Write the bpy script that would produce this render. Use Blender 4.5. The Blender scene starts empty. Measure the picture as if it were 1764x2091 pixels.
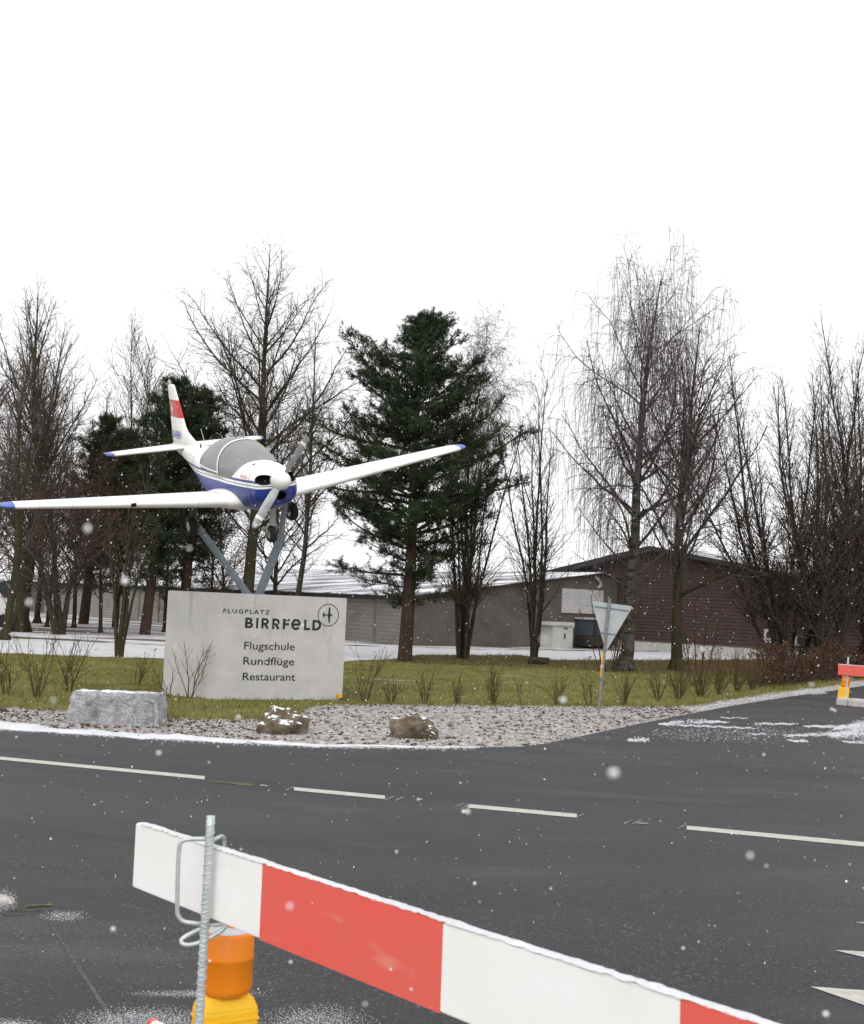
import bpy, bmesh, math, random
import numpy as np
from mathutils import Vector, Matrix
scene = bpy.context.scene
col = scene.collection
rad = math.radians
# ------------------------------------------------------------------ camera
CX, CY, F, EYE = 882.0, 1045.5, 2413.0, 2.2          # picture units: 1764 x 2091
ROLL = math.atan(.043)
PITCH = math.atan((1228 - CY) / F * math.cos(ROLL))
U0 = Vector((0, -math.sin(PITCH), math.cos(PITCH))); R0 = Vector((1, 0, 0))
FW = Vector((0, math.cos(PITCH), math.sin(PITCH)))
RT = R0 * math.cos(ROLL) + U0 * math.sin(ROLL)
UP = -R0 * math.sin(ROLL) + U0 * math.cos(ROLL)
EYEV = Vector((0, 0, EYE))
cam = bpy.data.cameras.new('camera'); camo = bpy.data.objects.new('camera', cam); col.objects.link(camo)
camo.matrix_world = Matrix(((RT.x, UP.x, -FW.x, 0), (RT.y, UP.y, -FW.y, 0), (RT.z, UP.z, -FW.z, EYE), (0, 0, 0, 1)))
cam.sensor_fit = 'HORIZONTAL'; cam.sensor_width = 23.6 * 1764 / 3157; cam.lens = F / 1764 * cam.sensor_width
cam.clip_start = .05; cam.clip_end = 3000
cam.dof.use_dof = True; cam.dof.focus_distance = 16; cam.dof.aperture_fstop = 4.5
scene.camera = camo
# ------------------------------------------------------------------ light: flat winter overcast
w = bpy.data.worlds.new('World'); scene.world = w; w.use_nodes = True
nt = w.node_tree; bg = nt.nodes['Background']
sky = nt.nodes.new('ShaderNodeTexSky'); sky.sky_type = 'NISHITA'; sky.sun_disc = False
sky.sun_elevation = rad(38); sky.sun_rotation = rad(192); sky.air_density = 1; sky.dust_density = 6
hs = nt.nodes.new('ShaderNodeHueSaturation'); hs.inputs['Saturation'].default_value = .08
mx = nt.nodes.new('ShaderNodeMix'); mx.data_type = 'RGBA'; mx.inputs[0].default_value = .96
mx.inputs[7].default_value = (9.25, 9.3, 9.45, 1)
nt.links.new(sky.outputs[0], hs.inputs['Color']); nt.links.new(hs.outputs[0], mx.inputs[6]); nt.links.new(mx.outputs[2], bg.inputs[0])
bg.inputs[1].default_value = .1
sun = bpy.data.lights.new('sun', 'SUN'); sun.energy = 1.5; sun.angle = rad(80); sun.color = (1, .98, .95)
suno = bpy.data.objects.new('sun', sun); col.objects.link(suno); suno.rotation_euler = (rad(52), 0, rad(-6))
vs = scene.view_settings; vs.view_transform = 'Standard'; vs.look = 'None'; vs.gamma = 1; vs.use_curve_mapping = False
vs.exposure = .32
scene.cycles.max_bounces = 5; scene.cycles.diffuse_bounces = 2; scene.cycles.transparent_max_bounces = 8
scene.cycles.use_denoising = True
# ------------------------------------------------------------------ picture -> place
def ray(x, y): return (FW + RT * ((x - CX) / F) + UP * ((CY - y) / F))
def gz(Y):                                            # the road falls gently away from the viewer, then level
    if Y < 14: return .425 - .025 * (Y - 0) + .0
    if Y < 20: t = (Y - 14) / 6; return .075 * (1 - t) ** 2
    return 0.0
def gz_(Y):
    return gz(Y)
def G(x, y):
    d = ray(x, y); t0, t1 = .5, 400
    for _ in range(60):
        t = (t0 + t1) / 2; p = EYEV + d * t
        if p.z > gz(p.y): t0 = t
        else: t1 = t
    p.z = gz(p.y); return p
def at(x, y, Y):
    d = ray(x, y); return EYEV + d * (Y / d.y)
def dep(x, y, D): return EYEV + ray(x, y) * D
def hit(x, y, P, n):
    d = ray(x, y); return EYEV + d * ((P - EYEV).dot(n) / d.dot(n))
# ------------------------------------------------------------------ materials
MATS = {}
def M(name, c, rough=.7, c2=None, scale=4, bump=0, bscale=40, metal=0, spec=.4, lo=.35, hi=.65, detail=6, stretch=None):
    m = bpy.data.materials.new(name); m.use_nodes = True; MATS[name] = m
    n = m.node_tree; b = n.nodes['Principled BSDF']
    b.inputs['Roughness'].default_value = rough; b.inputs['Metallic'].default_value = metal
    b.inputs['Specular IOR Level'].default_value = spec; b.inputs['Base Color'].default_value = (*c, 1)
    tc = n.nodes.new('ShaderNodeTexCoord'); src = tc.outputs['Object']
    if stretch:
        mp = n.nodes.new('ShaderNodeMapping'); mp.inputs['Scale'].default_value = stretch
        n.links.new(src, mp.inputs[0]); src = mp.outputs[0]
    if c2:
        t = n.nodes.new('ShaderNodeTexNoise'); t.inputs['Scale'].default_value = scale; t.inputs['Detail'].default_value = detail
        r = n.nodes.new('ShaderNodeValToRGB'); e = r.color_ramp.elements
        e[0].position = lo; e[1].position = hi; e[0].color = (*c, 1); e[1].color = (*c2, 1)
        n.links.new(src, t.inputs[0]); n.links.new(t.outputs[0], r.inputs[0]); n.links.new(r.outputs[0], b.inputs['Base Color'])
        m['ramp'] = r.name
    if bump:
        t = n.nodes.new('ShaderNodeTexNoise'); t.inputs['Scale'].default_value = bscale; t.inputs['Detail'].default_value = 5
        bp = n.nodes.new('ShaderNodeBump'); bp.inputs['Strength'].default_value = bump; bp.inputs['Distance'].default_value = .02
        n.links.new(src, t.inputs[0]); n.links.new(t.outputs[0], bp.inputs['Height']); n.links.new(bp.outputs[0], b.inputs['Normal'])
    return m
def overlay(m, c, scale, lo, hi, stretch=None, detail=5, off=(0, 0, 0)):
    """mix a second colour over the base colour through another noise"""
    n = m.node_tree; b = n.nodes['Principled BSDF']; inp = b.inputs['Base Color']
    mix = n.nodes.new('ShaderNodeMix'); mix.data_type = 'RGBA'
    if inp.links:
        n.links.new(inp.links[0].from_socket, mix.inputs[6])
    else: mix.inputs[6].default_value = inp.default_value
    mix.inputs[7].default_value = (*c, 1)
    tc = n.nodes.new('ShaderNodeTexCoord'); mp = n.nodes.new('ShaderNodeMapping')
    mp.inputs['Scale'].default_value = stretch or (1, 1, 1); mp.inputs['Location'].default_value = off
    t = n.nodes.new('ShaderNodeTexNoise'); t.inputs['Scale'].default_value = scale; t.inputs['Detail'].default_value = detail
    r = n.nodes.new('ShaderNodeMapRange'); r.inputs[1].default_value = lo; r.inputs[2].default_value = hi
    n.links.new(tc.outputs['Object'], mp.inputs[0]); n.links.new(mp.outputs[0], t.inputs[0]); n.links.new(t.outputs[0], r.inputs[0])
    n.links.new(r.outputs[0], mix.inputs[0]); n.links.new(mix.outputs[2], inp)
    return m
def bands(name, axis_expr, stops, rough=.35):
    """livery: constant colour bands along  d = z - k*x  (object space)"""
    m = bpy.data.materials.new(name); m.use_nodes = True; n = m.node_tree; b = n.nodes['Principled BSDF']
    b.inputs['Roughness'].default_value = rough
    tc = n.nodes.new('ShaderNodeTexCoord'); sx = n.nodes.new('ShaderNodeSeparateXYZ'); n.links.new(tc.outputs['Object'], sx.inputs[0])
    k, lo, hi = axis_expr
    mu = n.nodes.new('ShaderNodeMath'); mu.operation = 'MULTIPLY_ADD'; mu.inputs[1].default_value = -k
    n.links.new(sx.outputs[0], mu.inputs[0]); n.links.new(sx.outputs[2], mu.inputs[2])
    r = n.nodes.new('ShaderNodeMapRange'); r.inputs[1].default_value = lo; r.inputs[2].default_value = hi
    n.links.new(mu.outputs[0], r.inputs[0])
    cr = n.nodes.new('ShaderNodeValToRGB'); cr.color_ramp.interpolation = 'CONSTANT'
    e = cr.color_ramp.elements
    while len(e) < len(stops): e.new(.5)
    for i, (p, c) in enumerate(stops):
        e[i].position = (p - lo) / (hi - lo) if i else 0; e[i].color = (*c, 1)
    n.links.new(r.outputs[0], cr.inputs[0]); n.links.new(cr.outputs[0], b.inputs['Base Color'])
    MATS[name] = m
    return overlay(m, (.33, .30, .25), 2.2, .62, .95, (1, 1, 2.5))
# ------------------------------------------------------------------ mesh helpers
def mesh_obj(name, v, f, mat, parent=None, smooth=False):
    me = bpy.data.meshes.new(name); me.from_pydata([tuple(p) for p in v], [], f); me.update()
    if smooth: me.polygons.foreach_set('use_smooth', [True] * len(me.polygons))
    return put(name, me, mat, parent)
def put(name, me, mat, parent=None):
    if mat is not None and not me.materials: me.materials.append(MATS[mat] if isinstance(mat, str) else mat)
    o = bpy.data.objects.new(name, me); col.objects.link(o)
    if parent: o.parent = parent
    return o
def np_obj(name, v, f, mat, parent=None, smooth=False):
    """v (n,3), f (m,k) arrays"""
    v = np.asarray(v, np.float32); f = np.asarray(f, np.int32); k = f.shape[1]
    me = bpy.data.meshes.new(name)
    me.vertices.add(len(v)); me.vertices.foreach_set('co', v.ravel())
    me.loops.add(f.size); me.loops.foreach_set('vertex_index', f.ravel())
    me.polygons.add(len(f)); me.polygons.foreach_set('loop_start', np.arange(0, f.size, k, dtype=np.int32))
    me.polygons.foreach_set('loop_total', np.full(len(f), k, np.int32))
    if smooth: me.polygons.foreach_set('use_smooth', np.ones(len(f), bool))
    me.update(calc_edges=True); me.validate()
    return put(name, me, mat, parent)
def tag(o, label, cat, group=None):
    o['label'] = label; o['category'] = cat
    if group: o['group'] = group
    return o
def thing(name, label, cat, loc=(0, 0, 0), group=None, rotz=0):
    o = bpy.data.objects.new(name, None); col.objects.link(o); o.location = loc; o.rotation_euler = (0, 0, rotz)
    o.empty_display_size = .2
    return tag(o, label, cat, group)
def struct(o, kind='structure'): o['kind'] = kind; return o
def box(x0, x1, y0, y1, z0, z1):
    v = [(x, y, z) for x in (x0, x1) for y in (y0, y1) for z in (z0, z1)]
    return v, [(0, 1, 3, 2), (4, 6, 7, 5), (0, 4, 5, 1), (2, 3, 7, 6), (0, 2, 6, 4), (1, 5, 7, 3)]
def bevel(me, w, seg=2):
    bm = bmesh.new(); bm.from_mesh(me); bmesh.ops.remove_doubles(bm, verts=bm.verts, dist=1e-5)
    bmesh.ops.recalc_face_normals(bm, faces=bm.faces)
    bmesh.ops.bevel(bm, geom=bm.edges[:], offset=w, segments=seg, affect='EDGES', clamp_overlap=True)
    bm.to_mesh(me); bm.free(); me.update()
def box_obj(name, b, mat, parent=None, bev=0):
    o = mesh_obj(name, *box(*b), mat, parent)
    if bev: bevel(o.data, bev)
    return o
def frame(d):
    d = Vector(d).normalized(); a = Vector((0, 0, 1)) if abs(d.z) < .9 else Vector((1, 0, 0))
    u = d.cross(a).normalized(); return u, d.cross(u).normalized()
def tube(pts, r, n=10, cap=True, closed=False):
    pts = [Vector(p) for p in pts]; rs = r if isinstance(r, (list, tuple)) else [r] * len(pts)
    v = []; f = []; N = len(pts); u = None
    for i, p in enumerate(pts):
        if closed: d = pts[(i + 1) % N] - pts[i - 1]
        else: d = pts[min(i + 1, N - 1)] - pts[max(i - 1, 0)]
        d.normalize()
        if u is None: u, _ = frame(d)
        u = (u - d * u.dot(d)).normalized(); w_ = d.cross(u)
        for k in range(n):
            a = 2 * math.pi * k / n; v.append(p + (u * math.cos(a) + w_ * math.sin(a)) * rs[i])
    for i in range(N if closed else N - 1):
        j = (i + 1) % N
        for k in range(n): f.append((i * n + k, i * n + (k + 1) % n, j * n + (k + 1) % n, j * n + k))
    if cap and not closed: f += [tuple(reversed(range(n))), tuple(range((N - 1) * n, N * n))]
    return v, f
def lathe(prof, n=24, axis='z', c=(0, 0, 0)):
    v = []; f = []
    for (r, h) in prof:
        for k in range(n):
            a = 2 * math.pi * k / n; p = (r * math.cos(a), r * math.sin(a), h)
            if axis == 'x': p = (h, p[0], p[1])
            if axis == 'y': p = (p[0], h, p[1])
            v.append((p[0] + c[0], p[1] + c[1], p[2] + c[2]))
    for i in range(len(prof) - 1):
        for k in range(n): f.append((i * n + k, i * n + (k + 1) % n, (i + 1) * n + (k + 1) % n, (i + 1) * n + k))
    f += [tuple(reversed(range(n))), tuple(range((len(prof) - 1) * n, len(prof) * n))]
    return v, f
def loft(rings, closed=True, caps=True):
    n = len(rings[0]); v = [p for r in rings for p in r]; f = []
    for i in range(len(rings) - 1):
        for k in range(n if closed else n - 1):
            f.append((i * n + k, i * n + (k + 1) % n, (i + 1) * n + (k + 1) % n, (i + 1) * n + k))
    if caps and closed: f += [tuple(reversed(range(n))), tuple(range((len(rings) - 1) * n, len(rings) * n))]
    return v, f
def interp(tab, x):
    tab = sorted(tab)
    xs = np.array([t[0] for t in tab]); out = []
    for k in range(1, len(tab[0])):
        ys = np.array([t[k] for t in tab]); m = np.gradient(ys, xs)
        i = int(np.clip(np.searchsorted(xs, x) - 1, 0, len(xs) - 2)); h = xs[i + 1] - xs[i]; t = (x - xs[i]) / h
        t = min(max(t, 0), 1)
        out.append((2 * t**3 - 3 * t**2 + 1) * ys[i] + (t**3 - 2 * t**2 + t) * h * m[i] + (-2 * t**3 + 3 * t**2) * ys[i + 1] + (t**3 - t**2) * h * m[i + 1])
    return out
def text_mesh(s, bold=0, extrude=.004, space=1.0):
    c = bpy.data.curves.new('txt', 'FONT'); c.body = s; c.size = 1; c.offset = bold; c.extrude = 0; c.space_character = space
    o = bpy.data.objects.new('txt', c); col.objects.link(o)
    dg = bpy.context.evaluated_depsgraph_get(); me = bpy.data.meshes.new_from_object(o.evaluated_get(dg))
    bpy.data.objects.remove(o); bpy.data.curves.remove(c)
    return me
def fit_text(name, s, O, U, V, x0, y0, wid, cap, mat, parent, bold=0, space=1.0, proud=.006, capref='H'):
    """flat lettering on the plane O + u*U + v*V; baseline-left (x0,y0), total width, cap height"""
    me = text_mesh(s, bold, space=space); me.name = name
    vs_ = [v.co.copy() for v in me.vertices]
    mnx, mxx = min(v.x for v in vs_), max(v.x for v in vs_)
    capm = .73 + 2 * bold
    N = U.cross(V).normalized()
    for v, c in zip(me.vertices, vs_):
        v.co = O + U * (x0 + (c.x - mnx) / (mxx - mnx) * wid) + V * (y0 + (c.y + bold) / capm * cap) + N * proud
    return put(name, me, mat, parent)
def lump(name, pts_fn, seed, mat, parent=None, sub=4, disp=.1, freq=1.5, smooth=False):
    """icosphere pushed through pts_fn(dir)->radius vector, roughened"""
    bm = bmesh.new(); bmesh.ops.create_icosphere(bm, subdivisions=sub, radius=1)
    from mathutils import noise
    for v in bm.verts:
        d = v.co.normalized(); p = Vector(pts_fn(d))
        q = p * freq + Vector((seed * 7.3, seed * 3.1, 0))
        v.co = p + d * (noise.noise(q) * disp + noise.noise(q * 2.7) * disp * .45 + noise.noise(q * 7) * disp * .15)
    me = bpy.data.meshes.new(name); bm.to_mesh(me); bm.free()
    if smooth: me.polygons.foreach_set('use_smooth', [True] * len(me.polygons))
    return put(name, me, mat, parent)
# ------------------------------------------------------------------ palette
M('asphalt', (.026, .0259, .030), .58, (.047, .0466, .053), 60, .6, 150, lo=.32, hi=.68, spec=.32)
overlay(MATS['asphalt'], (.022, .022, .024), .30, .44, .72, (.35, 1.6, 1))
overlay(MATS['asphalt'], (.075, .074, .077), .8, .56, .85, (.5, 1.4, 1), off=(4, 9, 0))
overlay(MATS['asphalt'], (.15, .148, .15), 42, .60, .74)
overlay(MATS['asphalt'], (.012, .012, .013), 34, .60, .74, off=(7, 2, 1))
def damp(m, ang):
    n = m.node_tree; b = n.nodes['Principled BSDF']; tc = n.nodes.new('ShaderNodeTexCoord')
    m1 = n.nodes.new('ShaderNodeMapping'); m1.inputs['Rotation'].default_value = (0, 0, -ang); n.links.new(tc.outputs['Object'], m1.inputs[0])
    mp = n.nodes.new('ShaderNodeMapping'); mp.inputs['Scale'].default_value = (.06, 1.0, 1); n.links.new(m1.outputs[0], mp.inputs[0])
    t = n.nodes.new('ShaderNodeTexNoise'); t.inputs['Scale'].default_value = .9; t.inputs['Detail'].default_value = 4; n.links.new(mp.outputs[0], t.inputs[0])
    r = n.nodes.new('ShaderNodeMapRange'); r.inputs[1].default_value = .35; r.inputs[2].default_value = .68; r.inputs[3].default_value = .40; r.inputs[4].default_value = .72
    n.links.new(t.outputs[0], r.inputs[0]); n.links.new(r.outputs[0], b.inputs['Roughness'])
    inp = b.inputs['Base Color']; mix = n.nodes.new('ShaderNodeMix'); mix.data_type = 'RGBA'; mix.blend_type = 'MULTIPLY'; mix.inputs[0].default_value = 1
    r2 = n.nodes.new('ShaderNodeMapRange'); r2.inputs[1].default_value = .35; r2.inputs[2].default_value = .66; r2.inputs[3].default_value = .68; r2.inputs[4].default_value = 1.22
    n.links.new(t.outputs[0], r2.inputs[0]); n.links.new(inp.links[0].from_socket, mix.inputs[6]); n.links.new(r2.outputs[0], mix.inputs[7]); n.links.new(mix.outputs[2], inp)
_a, _b = G(0, 1551), G(1764, 1727); damp(MATS['asphalt'], math.atan2(_b.y - _a.y, _b.x - _a.x))
M('paint', (.52, .50, .46), .7, (.40, .385, .35), 14, .2, 120)
M('paint_worn', (.30, .30, .29), .8, (.08, .08, .085), 30, lo=.4, hi=.6)
M('yellow_spray', (.15, .135, .02), .8, (.04, .04, .038), 22, lo=.36, hi=.56)
M('grass', (.125, .125, .036), .95, (.195, .178, .066), .9, .6, 40, spec=.1)
overlay(MATS['grass'], (.060, .070, .020), 5, .52, .75)
overlay(MATS['grass'], (.10, .075, .04), .25, .55, .75)
M('blade', (.13, .138, .036), .9, (.235, .21, .075), .8, spec=.15)
overlay(MATS['grass'], (.42, .43, .40), .55, .62, .80, (.4, 1.6, 1), off=(5, 5, 0)); overlay(MATS['blade'], (.40, .41, .36), .55, .63, .80, (.4, 1.6, 1), off=(5, 5, 0))
M('gravel', (.25, .225, .205), .95, (.48, .45, .435), 9, .8, 60, spec=.1)
overlay(MATS['gravel'], (.12, .085, .06), 3.0, .55, .70)
overlay(MATS['gravel'], (.66, .65, .66), 7.0, .54, .66, off=(9, 3, 0))
M('snow', (.66, .665, .69), .9, (.56, .565, .585), 2.5, .5, 30, spec=.2)
M('snow_path', (.56, .56, .58), .9, (.47, .465, .48), 1.2, .5, 30, spec=.2, stretch=(.4, 1.5, 1)); overlay(MATS['snow_path'], (.20, .175, .15), 1.6, .60, .80, (.35, 1.8, 1))
M('snow_thin', (.74, .75, .78), .9, (.36, .35, .35), 1.6, .4, 40, lo=.52, hi=.72, spec=.2, stretch=(.5, 1, 1))
M('snow_yard', (.56, .56, .58), .9, (.11, .085, .06), .42, .4, 30, lo=.47, hi=.56, spec=.2, stretch=(.35, 1.5, 1))
M('litter', (.055, .040, .028), .95, (.115, .072, .045), 6, .8, 40, spec=.1)
overlay(MATS['litter'], (.07, .075, .025), .7, .5, .65)
M('concrete', (.50, .487, .475), .85, (.435, .425, .415), 2.2, .15, 120)
overlay(MATS['concrete'], (.26, .255, .27), 1.6, .58, .80, (2.2, 2.2, .28))
overlay(MATS['concrete'], (.27, .26, .15), 3.0, .68, .88, (2.5, 2.5, .5), off=(3, 1, 0))
M('concrete_light', (.52, .50, .48), .9, (.42, .40, .38), 5, .2, 60)
M('black_letter', (.012, .012, .013), .6)
M('granite', (.21, .21, .225), .9, (.40, .40, .41), 30, .7, 30, detail=8)
overlay(MATS['granite'], (.13, .13, .145), 5, .55, .72)
overlay(MATS['granite'], (.24, .19, .12), 1.4, .60, .85, (1, 1, 2.2))
M('boulder', (.13, .095, .058), .95, (.26, .225, .17), 4, .8, 24)
overlay(MATS['boulder'], (.06, .048, .03), 2.5, .5, .7)
M('barrier_white', (.90, .895, .88), .55, (.86, .845, .81), 5, .03, 60, stretch=(.2, 1, 1))
M('barrier_red', (.80, .115, .085), .5, (.74, .13, .10), 5, .03, 60)
overlay(MATS['barrier_red'], (.75, .25, .2), 7, .64, .80, (.4, 1, 3))
M('wood_end', (.62, .45, .28), .85, (.5, .36, .2), 30)
M('galvanised', (.56, .60, .60), .45, (.46, .5, .5), 40, .1, 90, metal=.35)
M('lamp_lens', (.92, .27, .008), .35, (.88, .23, .007), 5, spec=.5)
MATS['lamp_lens'].node_tree.nodes['Principled BSDF'].inputs['Subsurface Weight'].default_value = .0
M('lamp_body', (.92, .54, .02), .45, (.88, .47, .015), 5)
M('aircraft_white', (.80, .80, .78), .35, (.74, .74, .71), 2)
overlay(MATS['aircraft_white'], (.42, .40, .35), 1.8, .66, 1.0, (1, 2, 1))
M('aircraft_blue', (.022, .055, .30), .35, (.03, .065, .26), 3)
M('tip_blue', (.09, .14, .45), .4)
BLUE = (.014, .036, .22); WHITE = (.80, .80, .78)
bands('livery', (.0165, -.8, .4), [(-.8, BLUE), (-.145, WHITE), (-.105, (.03, .03, .035)), (-.088, WHITE), (-.048, (.02, .04, .20)), (.0, WHITE)])
bands('fin_paint', (0, 0, 2), [(0, WHITE), (.80, (.50, .018, .02)), (1.215, (.78, .77, .73))])
M('fogged_glass', (.19, .185, .19), .32, (.235, .23, .235), 1.5, spec=.5)
M('rubber', (.012, .012, .012), .8)
M('black_hole', (.006, .006, .006), .9)
M('prop_grey', (.36, .37, .37), .4, (.30, .31, .31), 8, metal=.3)
M('steel_paint', (.20, .235, .27), .55, (.165, .20, .23), 6)
M('steel_dark', (.07, .075, .08), .6)
M('letter_blue', (.05, .06, .35), .5)
M('letter_red', (.62, .10, .07), .5)
M('bark_dark', (.030, .025, .020), .95, (.050, .043, .030), 9, .6, 30, spec=.1, stretch=(1, 1, .3))
M('bark_moss', (.034, .033, .015), .95, (.052, .045, .026), 5, .6, 30, spec=.1, stretch=(1, 1, .4))
M('bark_pine', (.036, .025, .019), .95, (.060, .040, .029), 8, .7, 22, spec=.1, stretch=(1, 1, .35))
M('bark_birch', (.085, .08, .07), .9, (.03, .026, .02), 4, .4, 30, spec=.1, stretch=(.7, .7, 2.2), lo=.45, hi=.58)
M('twig', (.070, .058, .052), .9, (.098, .078, .068), 2, spec=.1)
M('twig_birch', (.090, .072, .074), .9, (.12, .094, .094), 2, spec=.1)
M('twig_bush', (.085, .065, .028), .9, (.12, .075, .045), 3, spec=.1)
M('needles', (.022, .036, .018), .8, (.045, .058, .030), .9, spec=.15)
M('needles_old', (.030, .033, .018), .85, (.050, .046, .026), .9, spec=.15)
M('dead_leaf', (.088, .046, .027), .9, (.055, .034, .022), 3, spec=.1)
M('shed_brick', (.30, .275, .25), .9, (.25, .23, .21), 1.5)
M('shed_dark', (.115, .10, .088), .9, (.085, .075, .066), 1.2, .3, 40)
M('roof_sheet', (.20, .20, .215), .9, (.26, .26, .275), 3, spec=.2)
overlay(MATS['roof_sheet'], (.74, .75, .78), .55, .46, .56, (.5, 2.6, 1))
M('fascia', (.03, .028, .027), .8)
M('plank', (.070, .039, .035), .85, (.046, .028, .026), 2.2, .3, 40, stretch=(.3, 1, 6))
M('dark_wood', (.032, .022, .021), .85)
M('panel_white', (.46, .45, .45), .7, (.40, .39, .39), 2)
M('cabinet', (.52, .52, .49), .6, (.46, .46, .43), 2)
M('window_glass', (.06, .075, .10), .15, spec=.6)
M('sign_back', (.38, .40, .41), .5, (.33, .35, .36), 5, metal=.3)
M('post_grey', (.20, .21, .20), .6, (.14, .14, .13), 12)
M('yellow_plastic', (.72, .36, .01), .5)
M('van_white', (.62, .63, .62), .3)
M('log', (.06, .05, .032), .95, (.10, .08, .05), 6, .5, 20)
M('flake', (.92, .92, .93), .8)
def snow_top(m, lo, hi, sc=5):
    n = m.node_tree; b = n.nodes['Principled BSDF']; inp = b.inputs['Base Color']; mix = n.nodes.new('ShaderNodeMix'); mix.data_type = 'RGBA'
    n.links.new(inp.links[0].from_socket, mix.inputs[6]); mix.inputs[7].default_value = (.76, .77, .80, 1)
    ge = n.nodes.new('ShaderNodeNewGeometry'); sx = n.nodes.new('ShaderNodeSeparateXYZ'); n.links.new(ge.outputs['True Normal'], sx.inputs[0])
    tc = n.nodes.new('ShaderNodeTexCoord'); t = n.nodes.new('ShaderNodeTexNoise'); t.inputs['Scale'].default_value = sc; n.links.new(tc.outputs['Object'], t.inputs[0])
    ad = n.nodes.new('ShaderNodeMath'); ad.operation = 'MULTIPLY_ADD'; ad.inputs[1].default_value = .9; n.links.new(t.outputs[0], ad.inputs[0]); n.links.new(sx.outputs[2], ad.inputs[2])
    r = n.nodes.new('ShaderNodeMapRange'); r.inputs[1].default_value = lo; r.inputs[2].default_value = hi; n.links.new(ad.outputs[0], r.inputs[0]); n.links.new(r.outputs[0], mix.inputs[0]); n.links.new(mix.outputs[2], inp)
snow_top(MATS['granite'], 1.38, 1.46, 4)
M('boulder_snowy', (.085, .062, .038), .95, (.17, .14, .10), 4, .8, 24); overlay(MATS['boulder_snowy'], (.06, .048, .03), 2.5, .5, .7); snow_top(MATS['boulder_snowy'], 1.20, 1.32, 5)
M('boulder_dark', (.095, .068, .040), .95, (.21, .175, .13), 4, .8, 24); overlay(MATS['boulder_dark'], (.05, .04, .025), 2.2, .48, .62); snow_top(MATS['boulder_dark'], 1.32, 1.42, 3)
# brick courses on the long shed
m = MATS['shed_brick']; n = m.node_tree; b = n.nodes['Principled BSDF']
br = n.nodes.new('ShaderNodeTexBrick'); br.inputs['Color1'].default_value = (.26, .24, .215, 1); br.inputs['Color2'].default_value = (.215, .20, .18, 1)
br.inputs['Mortar'].default_value = (.17, .155, .14, 1); br.inputs['Scale'].default_value = 1; br.inputs['Mortar Size'].default_value = .02
br.inputs['Brick Width'].default_value = .4; br.inputs['Row Height'].default_value = .2
tc = n.nodes.new('ShaderNodeTexCoord'); n.links.new(tc.outputs['UV'], br.inputs[0]); n.links.new(br.outputs[0], b.inputs['Base Color'])
overlay(m, (.15, .135, .12), .7, .5, .8)

# ================================================================== the setting
rng = np.random.default_rng(11); random.seed(11)
ys = np.concatenate([np.arange(-12, 30, .4), np.array([32, 36, 42, 50, 60, 80, 120, 200, 400, 900, 2000])])
gv = []; gf = []
for i, y in enumerate(ys):
    for x in (-1500, -60, -20, 0, 20, 60, 1500): gv.append((x, y, gz(y) - .012))
for i in range(len(ys) - 1):
    for k in range(6): gf.append((i * 7 + k, i * 7 + k + 1, i * 7 + k + 8, i * 7 + k + 7))
struct(mesh_obj('ground', gv, gf, 'grass'))
def poly_at(pl, x):
    return float(np.interp(x, [p[0] for p in pl], [p[1] for p in pl]))
def px_line(pts): return [(p.x, p.y) for p in (G(x, y) for x, y in pts)]
def sheet(name, near, far, X0, X1, dx, nv, zoff, mat, jit=0, parent=None, fj=.0):
    """surface between two Y(X) lines"""
    X = np.arange(X0, X1 + dx / 2, dx); v = []; f = []
    ja = np.convolve(rng.normal(0, 1, len(X) + 4), np.ones(5) / 5, 'valid') * jit
    jb = np.convolve(rng.normal(0, 1, len(X) + 4), np.ones(5) / 5, 'valid') * (fj or jit)
    for i, x in enumerate(X):
        a = poly_at(near, x) + ja[i] + rng.normal(0, jit * .3); c = poly_at(far, x) + jb[i] + rng.normal(0, (fj or jit) * .3)
        for k in range(nv + 1):
            y = a + (c - a) * k / nv; v.append((x, y, gz(y) + zoff))
    for i in range(len(X) - 1):
        for k in range(nv): f.append((i * (nv + 1) + k, (i + 1) * (nv + 1) + k, (i + 1) * (nv + 1) + k + 1, i * (nv + 1) + k + 1))
    return mesh_obj(name, v, f, mat, parent)
ROAD_PX = [(-400, 1447), (0, 1488), (300, 1508), (650, 1525), (900, 1528), (1080, 1526), (1180, 1506), (1300, 1480), (1400, 1460), (1500, 1441), (1600, 1425), (1700, 1411), (1800, 1395)]
ROAD = px_line(ROAD_PX); ROAD = [(-60, ROAD[0][1] + 6)] + ROAD + [(30, 62), (60, 90)]
GRASS_PX = [(-400, 1405), (0, 1443), (220, 1455), (330, 1466), (500, 1470), (600, 1464), (640, 1441), (700, 1438), (1000, 1440), (1300, 1443), (1420, 1441), (1500, 1426), (1600, 1411), (1700, 1398), (1800, 1384)]
GEDGE = px_line(GRASS_PX); GEDGE = [(-60, GEDGE[0][1] + 8)] + GEDGE + [(30, 66), (60, 95)]
BACK = [(-60, -10), (60, -10)]
road = struct(sheet('road', BACK, ROAD, -55, 50, .5, 70, .012, 'asphalt', 0))
verge = struct(sheet('gravel_verge', [(x, y - .25) for x, y in ROAD], GEDGE, -40, 30, .2, 14, .004, 'gravel', .12))
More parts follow.
